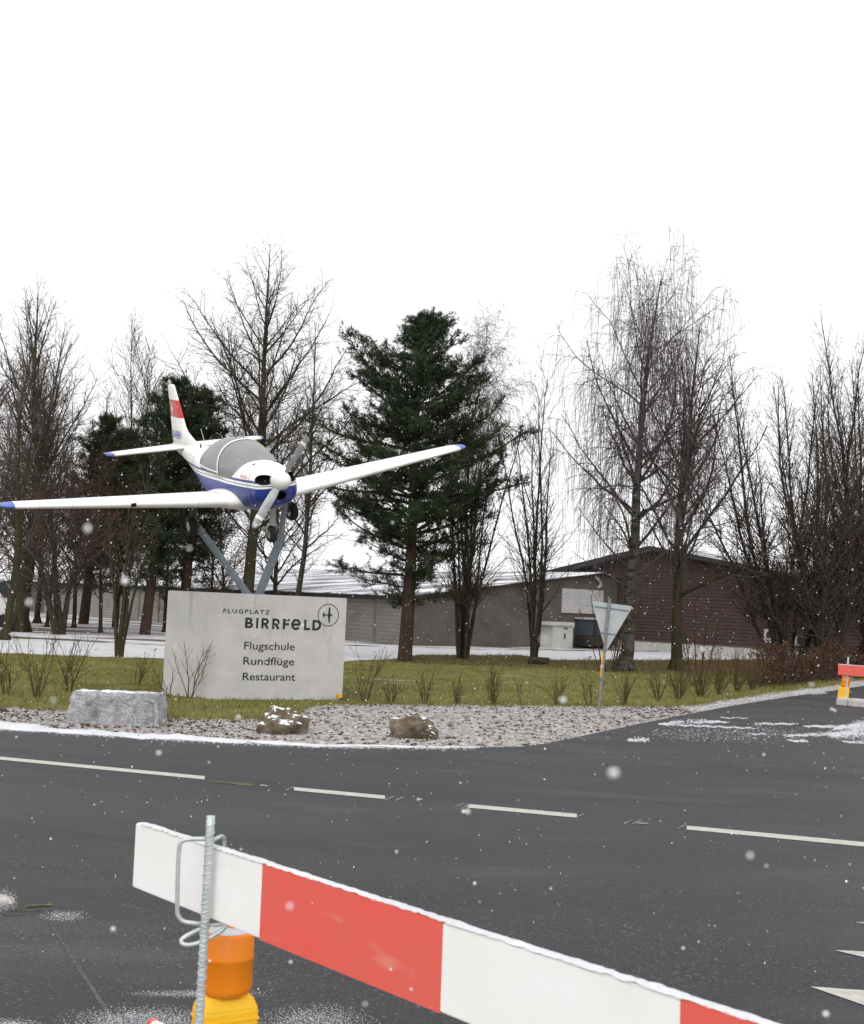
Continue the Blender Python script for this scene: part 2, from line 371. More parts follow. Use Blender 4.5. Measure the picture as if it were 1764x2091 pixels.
# snowy path behind the lawn, snow-patched yard up to the sheds, leaf litter under the trees
PN = px_line([(-500, 1312), (0, 1334), (330, 1346), (700, 1351), (800, 1346), (850, 1338), (1060, 1338), (1130, 1349), (1500, 1347), (1620, 1348), (1800, 1350)])
PF = px_line([(-500, 1280), (0, 1302), (330, 1319), (700, 1318), (1000, 1327), (1500, 1333), (1800, 1338)])
struct(sheet('snowy_path', PN, PF, -26, 19, .25, 8, .010, 'snow_path', .45))
YN = px_line([(-900, 1262), (0, 1300), (330, 1318), (700, 1317), (1000, 1326), (1500, 1332), (1800, 1337)])
YF = [(-90, 130), (-40, 115), (-3, 66), (10, 72), (40, 72)]
struct(sheet('snowy_yard', YN, YF, -70, 30, .6, 14, .002, 'snow_yard', .3))
LN = px_line([(820, 1352), (900, 1356), (1100, 1362), (1300, 1374), (1450, 1372), (1800, 1385)])
LF = px_line([(820, 1343), (900, 1339), (1060, 1338), (1140, 1350), (1500, 1347), (1800, 1349)])
struct(sheet('leaf_litter_ground', LN, LF, -1.2, 18, .2, 6, .006, 'litter', .3))
# snow ploughed to the road's edge
SN = [(x, y - .12) for x, y in ROAD]
def edge_snow():
    pl = px_line([(-300, 1456), (0, 1488), (300, 1508), (650, 1525), (900, 1528), (1060, 1527)])
    X = np.arange(-14, 1.0, .12); v = []; f = []
    for i, x in enumerate(X):
        y = poly_at(pl, x); wd = np.interp(x, [-14, -6, -2.5, -.5, 1.0], [.62, .55, .34, .16, .05]) * (1 + .25 * math.sin(x * 3.1) * math.sin(x * 1.3) + rng.normal(0, .10))
        for k, (t, h) in enumerate(((-.18, .0), (.05, .03), (.45, .045), (.8, .03), (1.05, 0))):
            yy = y + t * wd + (rng.normal(0, .05) - (.10 * max(0, math.sin(x * 7.3) * math.sin(x * 2.9)) if k == 0 else 0) if k in (0, 4) else 0); v.append((x, yy, gz(yy) + .013 + h * wd * 1.6 * rng.uniform(.6, 1.2)))
    for i in range(len(X) - 1):
        for k in range(4): f.append((i * 5 + k, (i + 1) * 5 + k, (i + 1) * 5 + k + 1, i * 5 + k + 1))
    return struct(mesh_obj('snow_edge', v, f, 'snow', None, True), 'stuff')
edge_snow()
# painted markings, parts of the road
def marking(name, quad, mat='paint', z=.016):
    P = [G(*q) for q in quad]; n_ = 12; v = []; f = []
    for i in range(n_ + 1):
        t = i / n_
        for a, c in ((P[0], P[1]), (P[3], P[2])):
            q = a.lerp(c, t); v.append((q.x, q.y, gz(q.y) + z))
    for i in range(n_): f.append((2 * i, 2 * i + 2, 2 * i + 3, 2 * i + 1))
    return mesh_obj(name, v, f, mat, road)
def line(x0, y0, x1, y1, th0, th1, mat='paint', name='lane_marking', z=.016):
    return marking(name, [(x0, y0 + th0 / 2), (x1, y1 + th1 / 2), (x1, y1 - th1 / 2), (x0, y0 - th0 / 2)], mat, z)
line(-200, 1531, 418, 1591, 6, 7); line(600, 1613.5, 786, 1631, 7, 7.5); line(955, 1648.5, 1178, 1669, 7.5, 8); line(1402, 1693, 2000, 1750, 8, 10)
for (x, y) in ((592, 1613), (795, 1633), (815, 1634), (938, 1647), (950, 1650), (1183, 1669), (1283, 1681), (1300, 1682), (1392, 1691)):
    line(x - 9, y + 4, x + 9, y - 4, 2.2, 2.2, 'paint_worn', 'chalk_mark', .017)
line(530, 1606, 546, 1608, 3, 3, 'paint_worn', 'chalk_mark', .017); line(1300, 1684, 1324, 1685, 4, 2, 'paint_worn', 'chalk_mark', .017)
line(430, 1598, 520, 1606, 4, 5, 'yellow_spray', 'spray_mark', .016)
for (x, y, dy) in ((1655, 2021, 20), (1706, 1946, 14), (1748, 1888, 10)):                # give-way teeth
    marking('give_way_marking', [(x, y), (x + 260, y + dy * 4.5), (x + 260, y + dy * .9), (x + .5, y - .5)])
def ring_mark(cx, cy, rx, ry, th):
    v = []; f = []
    for k in range(24):
        a = 2 * math.pi * k / 24
        for s in (1, 1 + th): q = G(cx + rx * s * math.cos(a), cy + ry * s * math.sin(a)); v.append((q.x, q.y, gz(q.y) + .016))
    for k in range(24): j = (k + 1) % 24; f.append((2 * k, 2 * k + 1, 2 * j + 1, 2 * j))
    mesh_obj('spray_mark', v, f, 'yellow_spray', road)
ring_mark(28, 1869, 19, 5, .22); ring_mark(64, 1861, 15, 3.5, .25)
line(82, 1868, 90, 1848, 4, 4, 'yellow_spray', 'spray_mark', .017); line(52, 1856, 106, 1853, 3, 3, 'yellow_spray', 'spray_mark', .018)
# repaired seam in the near asphalt
line(95, 1880, 236, 2100, 10, 20, 'paint_worn', 'asphalt_seam', .014).data.materials[0] = M('seam', (.055, .053, .052), .9, (.10, .098, .095), 25, lo=.45, hi=.65)
# ------------------------------------------------------------------ scattered small stuff
def octa_scatter(name, P, R, mat, flat=.6, kind='stuff', seed=3, lab=None):
    g = np.random.default_rng(seed); n_ = len(P)
    base = np.array([(1, 0, 0), (-.5, .87, 0), (-.5, -.87, 0), (0, 0, 1), (0, 0, -1)], float)
    V = base[None] * R[:, None, None] * g.uniform(.6, 1.3, (n_, 5, 1)); V[:, :, 2] *= flat
    a = g.uniform(0, 6.28, n_); c, s = np.cos(a)[:, None], np.sin(a)[:, None]
    x = V[:, :, 0] * c - V[:, :, 1] * s; y = V[:, :, 0] * s + V[:, :, 1] * c
    V[:, :, 0] = x; V[:, :, 1] = y; V += P[:, None, :]
    fb = np.array([(0, 1, 3), (1, 2, 3), (2, 0, 3), (1, 0, 4), (2, 1, 4), (0, 2, 4)])
    Fa = (fb[None] + (np.arange(n_) * 5)[:, None, None]).reshape(-1, 3)
    o = np_obj(name, V.reshape(-1, 3), Fa, mat); o['kind'] = kind; return o
GZ = np.vectorize(gz)
def between(n_, X0, X1, lo, hi, g):
    X = g.uniform(X0, X1, n_); a = np.interp(X, [p[0] for p in lo], [p[1] for p in lo]); c = np.interp(X, [p[0] for p in hi], [p[1] for p in hi])
    return X, a + (c - a) * g.uniform(0, 1, n_)
g = np.random.default_rng(5)
X, Y = between(34000, -10, 16, ROAD, GEDGE, g); keep = Y < 34
P = np.stack([X, Y, GZ(Y) + .012], 1)[keep]; octa_scatter('verge_stones', P, g.uniform(.006, .022, len(P)), 'gravel', .55)
X, Y = between(9000, -10, 12, ROAD, GEDGE, g); P = np.stack([X, Y, GZ(Y) + .014], 1); octa_scatter('verge_snow_crumbs', P, g.uniform(.008, .026, len(P)), 'snow', .35, seed=4)
X, Y = between(1800, -8, 6, ROAD, GEDGE, g); P = np.stack([X, Y, GZ(Y) + .02], 1); octa_scatter('verge_dead_leaves', P, g.uniform(.02, .05, len(P)), 'dead_leaf', .3, seed=6)
# blades of grass on the lawn
def grass(name, lo, hi, X0, X1, n_, h0, h1, mat, seed):
    g = np.random.default_rng(seed); X, Y = between(n_, X0, X1, lo, hi, g); h = g.uniform(h0, h1, n_); a = g.uniform(0, 6.28, n_); wd = g.uniform(.006, .014, n_)
    z = GZ(Y) - .012; dx, dy = np.cos(a) * wd, np.sin(a) * wd; lx, ly = g.normal(0, .5, n_) * h, g.normal(0, .5, n_) * h
    V = np.stack([np.stack([X - dx, Y - dy, z], 1), np.stack([X + dx, Y + dy, z], 1), np.stack([X + lx, Y + ly, z + h], 1)], 1)
    o = np_obj(name, V.reshape(-1, 3), np.arange(3 * n_).reshape(-1, 3), mat); o['kind'] = 'stuff'; return o
GEin = [(x, y - .3) for x, y in GEDGE]
grass('lawn_grass', GEin, PN, -16, 14, 90000, .03, .09, 'blade', 1)
grass('lawn_edge_grass', [(x, y - .5) for x, y in GEDGE], [(x, y + .5) for x, y in GEDGE], -14, 14, 9000, .04, .11, 'blade', 2)
grass('bank_grass', LN, [(x, y + 1) for x, y in LF], -1, 16, 7000, .04, .14, 'twig_bush', 3)
def snow_grains(n_, cx, cy, rx, ry, seed, r0=.0012, r1=.0036):
    n_ = int(n_ * 1.7)
    g = np.random.default_rng(seed); pts = []
    for _ in range(n_):
        a = g.uniform(0, 6.28); q = math.sqrt(g.uniform(0, 1)) * (.4 + .6 * g.uniform()); p = G(cx + rx * q * math.cos(a), cy + ry * q * math.sin(a)); pts.append((p.x, p.y, p.z + .014))
    return np.array(pts), g.uniform(r0, r1, n_)
STREAKS = ((1345, 1481, 1400, 1475, 1, 7), (1400, 1475, 1490, 1476, 7, 1), (1345, 1480.5, 1545, 1489, 2.6, 1), (1540, 1479, 1630, 1480, 3, 1.5), (1470, 1467, 1530, 1468, 1.2, .8), (1640, 1484, 1770, 1488, 1.2, 8), (1700, 1491, 1790, 1474, 1, 14), (1600, 1504, 1720, 1500, 2.5, 4), (1690, 1503, 1800, 1493, 6, 18), (1280, 1514, 1325, 1512, 3, 5), (1530, 1500, 1565, 1501, 1.2, 1.2), (1608, 1514, 1650, 1515, 2, 3), (1720, 1516, 1764, 1518, 2, 3), (1655, 1417, 1690, 1416, 2, 2))
def streak_grains():
    g = np.random.default_rng(33); pts = []
    for x0, y0, x1, y1, t0, t1 in STREAKS:
        for _ in range(int(abs(x1 - x0) * (1.0 + (t0 + t1) * .55))):
            f = g.beta(1.4, 1.4); x = x0 + (x1 - x0) * f; y = y0 + (y1 - y0) * f + g.normal(0, .48) * (t0 + (t1 - t0) * f) + .8 * math.sin(x * .21 + y0); p = G(x, y); pts.append((p.x, p.y, p.z + .015))
    return np.array(pts), g.uniform(.005, .024, len(pts))
PP = [streak_grains(), snow_grains(2600, 290, 2092, 190, 38, 1), snow_grains(2300, 640, 2098, 140, 50, 2), snow_grains(700, 400, 2035, 180, 10, 3), snow_grains(900, 20, 2105, 80, 22, 4), snow_grains(700, 8, 1842, 34, 28, 5), snow_grains(450, 130, 1875, 60, 14, 6),
      snow_grains(900, 600, 1900, 700, 200, 7, .0015, .003), snow_grains(700, 1400, 1850, 500, 250, 8, .0015, .003), snow_grains(400, 1500, 1500, 260, 22, 9, .006, .018)]
_x = rng.uniform(-10, .8, 3800); _e = np.interp(_x, [p[0] for p in ROAD], [p[1] for p in ROAD]); _y = _e - np.abs(rng.normal(0, .16, 3800)); PP.append((np.stack([_x, _y, GZ(_y) + .016], 1), rng.uniform(.004, .018, 3800)))
octa_scatter('snow_grains_on_asphalt', np.concatenate([p for p, _ in PP]), np.concatenate([r for _, r in PP]), 'snow', .5, seed=9)
p = G(0, 1845); o = lump('snow_heap', lambda d: (d.x * .38, d.y * .22, max(d.z, -.1) * .05), 3, 'gravel', None, 4, .05, 6); o.location = (p.x - .28, p.y, p.z); tag(o, 'small heap of gritty snow on the asphalt at the left picture edge', 'snow heap')

# ================================================================== concrete plinth with lettering
pB = G(437, 1427); pC = G(699, 1428); pA = at(331, 1413, 25.4); pA.z = 0
BH = 2.19
def plinth():
    back = (pC - pB).normalized(); nb = Vector((-back.y, back.x, 0))
    foot = [pA, pB, pC, pC + nb * 1.9 - back * .3, pA + nb * 1.5 + back * .5]
    for q in foot: q.z = 0
    c = sum(foot, Vector()) / 5
    t = thing('concrete_plinth', 'pale concrete sign plinth with black lettering carrying the aircraft', 'sign', (c.x, c.y, 0))
    v = [q - c for q in foot] + [q - c + Vector((0, 0, BH)) for q in foot]
    v = [Vector((q.x, q.y, q.z - (.03 if i < 5 else 0))) for i, q in enumerate(v)]
    f = [(4, 3, 2, 1, 0), (5, 6, 7, 8, 9)] + [(i, (i + 1) % 5, 5 + (i + 1) % 5, 5 + i) for i in range(5)]
    o = mesh_obj('block', v, f, 'concrete', t); bevel(o.data, .012, 2)
    U = (pC - pB); U.z = 0; U.normalize(); V = Vector((0, 0, 1)); N = U.cross(V)
    def uv(zx, zy):
        x = (480 + zx / 2.52) / 1.5612; y = (1800 + zy / 2.52) / 1.5612
        q = hit(x, y, pB, N); return (q - pB).dot(U), q.z
    O = pB - c; O.z = 0
    def word(s, x0, y0, x1, y1, ch, bold, space, name='lettering'):
        a = uv(x0, y0); b_ = uv(x1, y1); h = a[1] - uv(x0, y0 + ch)[1]
        fit_text(name, s, O, U, V, a[0], (a[1] + b_[1]) / 2, b_[0] - a[0], h, 'black_letter', t, bold, space)
    word('FLUGPLATZ', 583, 387, 957, 401, 36, .018, 1.35)
    def arc(cx, cy, rx, ry, a0, a1, n=14): return [(cx + rx * math.cos(rad(a0 + (a1 - a0) * k / n)), cy + ry * math.sin(rad(a0 + (a1 - a0) * k / n))) for k in range(n + 1)]
    W = .21                                                # stroke / cap height
    GL = {'B': (.74, [[(W / 2, 0), (W / 2, 1)], [(W / 2, 1 - W / 2), (.36, 1 - W / 2)] + arc(.36, .735, .19, .16, 90, -90) + [(W / 2, .55)], [(W / 2, .47), (.40, .47)] + arc(.40, .285, .23, .18, 90, -90) + [(W / 2, W / 2)]]),
          'I': (W, [[(W / 2, 0), (W / 2, 1)]]),
          'R': (.74, [[(W / 2, 0), (W / 2, 1)], [(W / 2, 1 - W / 2), (.38, 1 - W / 2)] + arc(.38, .68, .21, .215, 90, -90) + [(W / 2, .44)], [(.36, .44), (.62, 0)]]),
          'F': (.58, [[(W / 2, 0), (W / 2, 1)], [(W / 2, 1 - W / 2), (.58, 1 - W / 2)], [(W / 2, .5), (.54, .5)]]),
          'L': (.56, [[(W / 2, 0), (W / 2, 1)], [(W / 2, W / 2), (.56, W / 2)]]),
          'D': (.80, [[(W / 2, 0), (W / 2, 1)], [(W / 2, 1 - W / 2), (.34, 1 - W / 2)] + arc(.34, .5, .35, .395, 90, -90, 22) + [(W / 2, W / 2)]]),
          'e': (.92, [[(.12, .50), (.80, .50)], [(.80, .50)] + arc(.46, .5, .35, .40, 4, 322, 30)])}
    def glyph(ch, xa, xb, yb, cap):
        gw, strokes = GL[ch]; a = uv(xa, yb); w_ = uv(xb, yb)[0] - a[0]; h = a[1] - uv(xa, yb + cap)[1]; v = []; f = []
        for si, st in enumerate(strokes):
            n_ = len(st); b0 = len(v)
            for k in range(n_):
                d = Vector(st[min(k + 1, n_ - 1)]) - Vector(st[max(k - 1, 0)]); d.normalize(); nn = Vector((-d.y, d.x)) * (W / 2)
                for sg in (1, -1): q = Vector(st[k]) + nn * sg; v.append(O + U * (a[0] + q.x / gw * w_) + V * (a[1] + q.y * h) + N * (.006 + si * .0012))
            f += [(b0 + 2 * k, b0 + 2 * k + 1, b0 + 2 * k + 3, b0 + 2 * k + 2) for k in range(n_ - 1)]
        mesh_obj('letter', v, f, 'black_letter', t)
    for ch, xa, xb in (('B', 757, 822), ('I', 845, 862), ('R', 888, 950), ('R', 974, 1036), ('F', 1060, 1112), ('e', 1127, 1204), ('L', 1230, 1280), ('D', 1297, 1368)):
        yb = 508 + (xa - 757) / 608 * 22; glyph(ch, xa, xb, yb + (3 if ch == 'e' else 0), 90 if ch == 'e' else 84)
    word('Flugschule', 750, 678, 1157, 690, 66, .004, 1); word('Rundflüge', 743, 800, 1152, 812, 66, .006, 1); word('Restaurant', 738, 925, 1160, 936, 66, .006, 1)
    # round emblem
    cu, cv = uv(1427, 405); rr = (uv(1512, 405)[0] - uv(1342, 405)[0]) / 2; v = []; f = []
    for k in range(56):
        a = 2 * math.pi * k / 56
        for s in (rr, rr - .016): v.append(O + U * (cu + s * math.cos(a)) + V * (cv + s * math.sin(a)) + N * .006)
    for k in range(56): j = (k + 1) % 56; f.append((2 * k, 2 * j, 2 * j + 1, 2 * k + 1))
    mesh_obj('emblem_ring', v, f, 'black_letter', t)
    def shape(name, pts, dz):
        pp = [uv(860 + 0, 0)] and [uv((x / 6.785 + 860 - 480) * 2.52, (y / 6.785 + 1880 - 1800) * 2.52) for x, y in pts]
        mesh_obj(name, [O + U * a + V * b_ + N * dz for a, b_ in pp], [tuple(range(len(pp)))], 'black_letter', t)
    shape('emblem_wing', [(1280, 378), (1308, 378), (1310, 540), (1296, 718), (1268, 718), (1256, 545)], .006)
    shape('emblem_fuselage', [(1160, 532), (1255, 534), (1300, 526), (1345, 536), (1362, 547), (1345, 562), (1300, 570), (1255, 558), (1160, 556)], .0075)
    shape('emblem_tail', [(1155, 486), (1178, 486), (1184, 545), (1174, 598), (1150, 598), (1142, 545)], .009)
plinth()
p = G(697, 1430); t = thing('marker_light', 'small yellow ground marker leaning at the plinth corner', 'marker', p)
q = at(690, 1417, p.y) - p
mesh_obj('stem', *tube([(0, 0, -.02), q * .45], .035, 8), 'rubber', t); mesh_obj('cap', *tube([q * .35, q], [.05, .06], 8), 'yellow_plastic', t)
p1 = at(507, 1213, 25.6); p2 = at(528, 1215, 25.75)
t = thing('aircraft_mount', 'blue grey steel V strut holding the aircraft above the plinth', 'support', ((p1.x + p2.x) / 2, 25.7, BH))
o_ = Vector(t.location); p1.z = p2.z = BH - .02
a1 = at(404, 1076, 24.75); a2 = at(577, 1091, 25.35); a3 = at(580, 1042, 25.25)
mesh_obj('strut', *tube([p1 - o_, a1 - o_], .075, 16), 'steel_paint', t); mesh_obj('strut', *tube([p2 - o_, a2 - o_], .095, 16), 'steel_paint', t)
mesh_obj('strut_extension', *tube([a2 - o_ - (a2 - p2).normalized() * .1, a3 - o_, a3 - o_ + Vector((.05, -.1, .35))], .06, 12), 'steel_paint', t)
mesh_obj('strut_extension', *tube([a1 - o_ - (a1 - p1).normalized() * .05, at(392, 1050, 24.7) - o_, at(400, 1020, 24.7) - o_], .05, 12), 'steel_dark', t)
for q in (p1, p2): mesh_obj('foot_plate', *tube([q - o_ + Vector((0, 0, .015)), q - o_ + Vector((0, 0, .04))], .15, 16), 'steel_paint', t)

# ================================================================== light aircraft
AP = Vector((-2.9188, 22.6266, 4.3904)); yaw, pit, rol = .5135, -.1783, .2142
fw = Vector((math.sin(yaw) * math.cos(pit), -math.cos(yaw) * math.cos(pit), math.sin(pit))); lf = Vector((math.cos(yaw), math.sin(yaw), 0)); up = fw.cross(lf)
l2 = lf * math.cos(rol) + up * math.sin(rol); u2 = -lf * math.sin(rol) + up * math.cos(rol)
ac = thing('light_aircraft', 'white and blue low wing propeller aircraft banking above the concrete plinth', 'aircraft')
ac.matrix_world = Matrix(((fw.x, l2.x, u2.x, AP.x), (fw.y, l2.y, u2.y, AP.y), (fw.z, l2.z, u2.z, AP.z), (0, 0, 0, 1)))
def sec(x, hw, zt, zb, n=44, e=2.5, zm=None):
    zm = (zt * .45 + zb * .55) if zm is None else zm; out = []
    for k in range(n):
        a = 2 * math.pi * k / n; c, s = math.cos(a), math.sin(a)
        y = hw * math.copysign(abs(c) ** (2 / e), c); h = (zt - zm) if s > 0 else (zm - zb)
        out.append((x, y, zm + h * math.copysign(abs(s) ** (2 / e), s)))
    return out
FT = [(-.14, .30, .17, -.36), (-.22, .38, .20, -.46), (-.5, .45, .25, -.60), (-1.3, .54, .27, -.72), (-1.7, .56, .19, -.75), (-2.0, .57, .09, -.76), (-2.8, .56, .08, -.74), (-3.4, .52, .11, -.68), (-3.8, .47, .21, -.58), (-4.3, .40, .26, -.46), (-5.5, .24, .22, -.18), (-6.6, .12, .18, -.02), (-7.1, .05, .16, .06)]
xs_ = [-.14, -.155, -.17, -.19, -.21, -.235, -.26, -.29, -.32, -.36, -.40, -.45, -.5, -.56, -.64] + list(np.linspace(-.72, -7.1, 54))
NS = 88
rings_ = [[(x, y * k, z * k + (1 - k) * -.02) for (_, y, z) in sec(-.14, *interp(FT, -.14), NS)] for x, k in ((-.105, .35), (-.108, .55), (-.112, .7), (-.118, .82), (-.127, .92))] + [sec(x, *interp(FT, x), NS) for x in xs_]
fo = mesh_obj('fuselage', *loft(rings_), 'livery', ac, True); fo.data.materials.append(MATS['black_hole'])
def ellipsoid(c, r, n=28):
    bm = bmesh.new(); bmesh.ops.create_uvsphere(bm, u_segments=n, v_segments=n // 2, radius=1); v = [(c[0] + q.co.x * r[0], c[1] + q.co.y * r[1], c[2] + q.co.z * r[2]) for q in bm.verts]
    bm.verts.index_update(); f = [tuple(x.index for x in q.verts) for q in bm.faces]; bm.free(); return v, f
cv = []; cf = []                                          # cut the two cooling intakes and the lower opening out of the cowl
for c_, r_ in (((-.17, -.285, .025), (.27, .19, .10)), ((-.17, .285, .025), (.27, .19, .10)), ((-.20, .02, -.31), (.2, .12, .09))):
    a, b_ = ellipsoid(c_, r_); cf += [tuple(len(cv) + q for q in p_) for p_ in b_]; cv += a
cut = mesh_obj('cutter', cv, cf, 'black_hole'); cut.matrix_world = ac.matrix_world.copy()
bpy.context.view_layer.update()
md = fo.modifiers.new('cut', 'BOOLEAN'); md.operation = 'DIFFERENCE'; md.object = cut; md.solver = 'EXACT'; md.material_mode = 'TRANSFER'
nm = bpy.data.meshes.new_from_object(fo.evaluated_get(bpy.context.evaluated_depsgraph_get())); fo.modifiers.clear(); fo.data = nm; bpy.data.objects.remove(cut)
bm = bmesh.new(); bm.from_mesh(nm)
for ed in bm.edges:
    if len(ed.link_faces) == 2 and ed.link_faces[0].material_index != ed.link_faces[1].material_index: ed.smooth = False
bm.to_mesh(nm); bm.free()
CT = [(-1.18, .40, .24), (-1.4, .50, .38), (-1.7, .55, .52), (-2.1, .575, .63), (-2.5, .575, .655), (-2.9, .56, .61), (-3.3, .52, .49), (-3.65, .46, .35), (-3.9, .38, .24)]
M('seam_grey', (.30, .29, .27), .8)
def csec(x, s=1.0, n=40):
    hw, zt = interp(CT, x); return [(x, y * s, .0 + (z - .0) * s if z > 0 else z) for (_, y, z) in sec(x, hw, zt, -.15, n, 2.3, .0)]
for x_ in (-1.22, -.62, -4.4):
    pts_ = [q for q in sec(x_, *[k + (.001 if i_ < 2 else -.001) for i_, k in enumerate(interp(FT, x_))], 60)]
    mesh_obj('panel_seam', *tube(pts_, .0035, 4, closed=True), 'seam_grey', ac)
cn = mesh_obj('canopy', *loft([csec(x) for x in np.linspace(-1.18, -3.9, 40)]), 'fogged_glass', ac, True)
def strap(name, xa, xb, s=1.018):
    r = []
    for x in (xa, xb):
        hw, zt = interp(CT, x); r.append([(x, y * s, z * s if z > 0 else z) for (_, y, z) in sec(x, hw, zt, -.15, 48, 2.3, .0) if z > -.06])
    a, b_ = r; n_ = min(len(a), len(b_)); v = a[:n_] + b_[:n_]
    mesh_obj(name, v, [(k, k + 1, n_ + k + 1, n_ + k) for k in range(n_ - 1)], 'aircraft_white', cn, True)
strap('canopy_frame', -2.06, -2.13)
for s in (-1, 1):
    mesh_obj('canopy_sill', *tube([(x, s * (interp(CT, x)[0] + .004), .015) for x in np.linspace(-2.08, -3.55, 20)], .016, 6), 'aircraft_white', cn, True)
def foil(c, th, n=18, camber=.02):
    t = [(1 - math.cos(math.pi * i / n)) / 2 for i in range(n + 1)]
    yt = lambda x: 5 * th * (.2969 * math.sqrt(x) - .126 * x - .3516 * x * x + .2843 * x**3 - .1015 * x**4)
    yc = lambda x: camber * 4 * x * (1 - x)
    return [(-x * c, (yc(x) + yt(x)) * c) for x in reversed(t)] + [(-x * c, (yc(x) - yt(x)) * c) for x in t[1:-1]]
def wing_sec(y, le, c, z, th, tw=.05):
    return [(le + a, y, z + h + a * tw * 1.0 + .02) for a, h in foil(c, th)]
TD = math.tan(.1123)
def wz(y): return -.53 + (abs(y) - .52) * TD
def wing(s):
    rings = []
    for y in np.linspace(.15, 4.72, 12):
        t = (y - .15) / 4.57; rings.append(wing_sec(s * y, -1.16 - .11 * t, 2.05 - 1.13 * t, wz(y), .165 - .03 * t))
    w_ = mesh_obj('wing', *loft(rings), 'aircraft_white', ac, True)
    rings = []
    for k, (y, sh, cs) in enumerate(((4.72, 0, 1), (4.78, .01, .985), (4.85, .05, .92), (4.91, .12, .78), (4.94, .22, .55))):
        rings.append(wing_sec(s * y, -1.27 - sh * .9, .92 * cs, wz(y), .135 * (1 - .12 * k)))
    mesh_obj('wing_tip', *loft(rings), 'tip_blue', w_, True)
    for y in (1.3, 2.55, 3.7):
        t = (y - .15) / 4.57; rg = wing_sec(s * y, -1.16 - .11 * t + .001, 2.05 - 1.13 * t + .002, wz(y), .166 - .03 * t); mesh_obj('panel_seam', *tube(rg, .003, 4, closed=True), 'seam_grey', w_)
    # flap / aileron gap and root fairing
    mesh_obj('root_fairing', *loft([wing_sec(s * .35, -1.02, 2.3, wz(.35) + .01, .20), wing_sec(s * .60, -1.10, 2.15, wz(.6) + .008, .175), wing_sec(s * .72, -1.165, 1.98, wz(.72), .163)]), 'aircraft_white', w_, True)
    st = wing_sec(s * 1.05, -1.2, 1.9, wz(1.05), .15)
    wx, wy, wzz = -2.48, s * 1.12, -1.09
    mesh_obj('gear_leg', *tube([(wx + .18, wy * .93, wz(1.05) + .02), (wx + .12, wy * .93, wzz + .28), (wx, wy * .93, wzz)], [.05, .045, .035], 10), 'steel_dark', ac)
    wheel('main_wheel', wx, wy, wzz, .205, .085)
def wheel(name, x, y, z, r, hwid):
    prof = [(r * .55, -hwid * .8), (r * .86, -hwid), (r * .97, -hwid * .6), (r, 0), (r * .97, hwid * .6), (r * .86, hwid), (r * .55, hwid * .8)]
    o = mesh_obj(name, *lathe(prof, 28, 'y', (x, y, z)), 'rubber', ac, True)
    mesh_obj('rim', *lathe([(.02, -hwid * .86), (r * .5, -hwid * .84), (r * .52, 0), (r * .5, hwid * .84), (.02, hwid * .86)], 20, 'y', (x, y, z)), 'prop_grey', o)
wing(-1); wing(1)
mesh_obj('landing_light', *box(-1.245, -1.215, -2.62, -2.52, wz(2.55) - .02, wz(2.55) + .05), 'black_hole', ac)
# nose gear
wheel('nose_wheel', -.81, .0, -1.17, .175, .07)
mesh_obj('nose_gear_leg', *tube([(-.55, 0, -.55), (-.66, 0, -.85), (-.70, 0, -.95)], [.05, .06, .07], 12), 'prop_grey', ac)
for s in (-1, 1): mesh_obj('nose_fork', *tube([(-.70, s * .05, -.93), (-.74, s * .1, -1.0), (-.81, s * .1, -1.17)], .022, 8), 'prop_grey', ac)
# tail
def tail_sec(y, le, c, z): return [(le + a, y, z + h) for a, h in foil(c, .11, 12, 0)]
for s in (-1, 1):
    r = [tail_sec(s * y, -5.63 - .07 * y, 1.12 - .20 * y, .164) for y in np.linspace(.05, 1.77, 6)]
    h_ = mesh_obj('tailplane', *loft(r), 'aircraft_white', ac, True)
    mesh_obj('tailplane_tip', *loft([tail_sec(s * y, -5.75 - d, (.78) * c, .164) for y, d, c in ((1.77, .005, .985), (1.81, .03, .95), (1.86, .12, .8), (1.88, .25, .55))]), 'tip_blue', h_, True)
    mesh_obj('hinge_line', *tube([(-6.42, s * .15, .218), (-6.42, s * 1.6, .196)], .006, 4), 'fascia', h_)
fz = [(.12, -4.75, -7.16, .10), (.24, -4.95, -7.16, .10), (.36, -5.42, -7.17, .10), (.50, -5.86, -7.17, .11), (.60, -5.99, -7.17, .11), (1.0, -6.24, -7.16, .095), (1.48, -6.56, -7.16, .08), (1.555, -6.61, -7.16, .075), (1.58, -6.66, -7.13, .05)]
def fin_sec(z, le, te, th):
    c = le - te; return [(le + a, h * th / (.11 * c) if c else 0, z) for a, h in foil(c, .11, 12, 0)]
fin = mesh_obj('fin', *loft([fin_sec(*q) for q in fz]), 'fin_paint', ac, True)
mesh_obj('fin_beacon', *lathe([(.05, 1.57), (.045, 1.64), (.02, 1.69)], 12, 'z', (-6.98, 0, 0)), 'prop_grey', fin)
def finy(z, x):
    le, te, th = interp([(a, b_, c, d) for a, b_, c, d in fz], z); t = (le - x) / (le - te)
    return 5 * (.2969 * math.sqrt(t) - .126 * t - .3516 * t * t + .2843 * t**3 - .1015 * t**4) * th
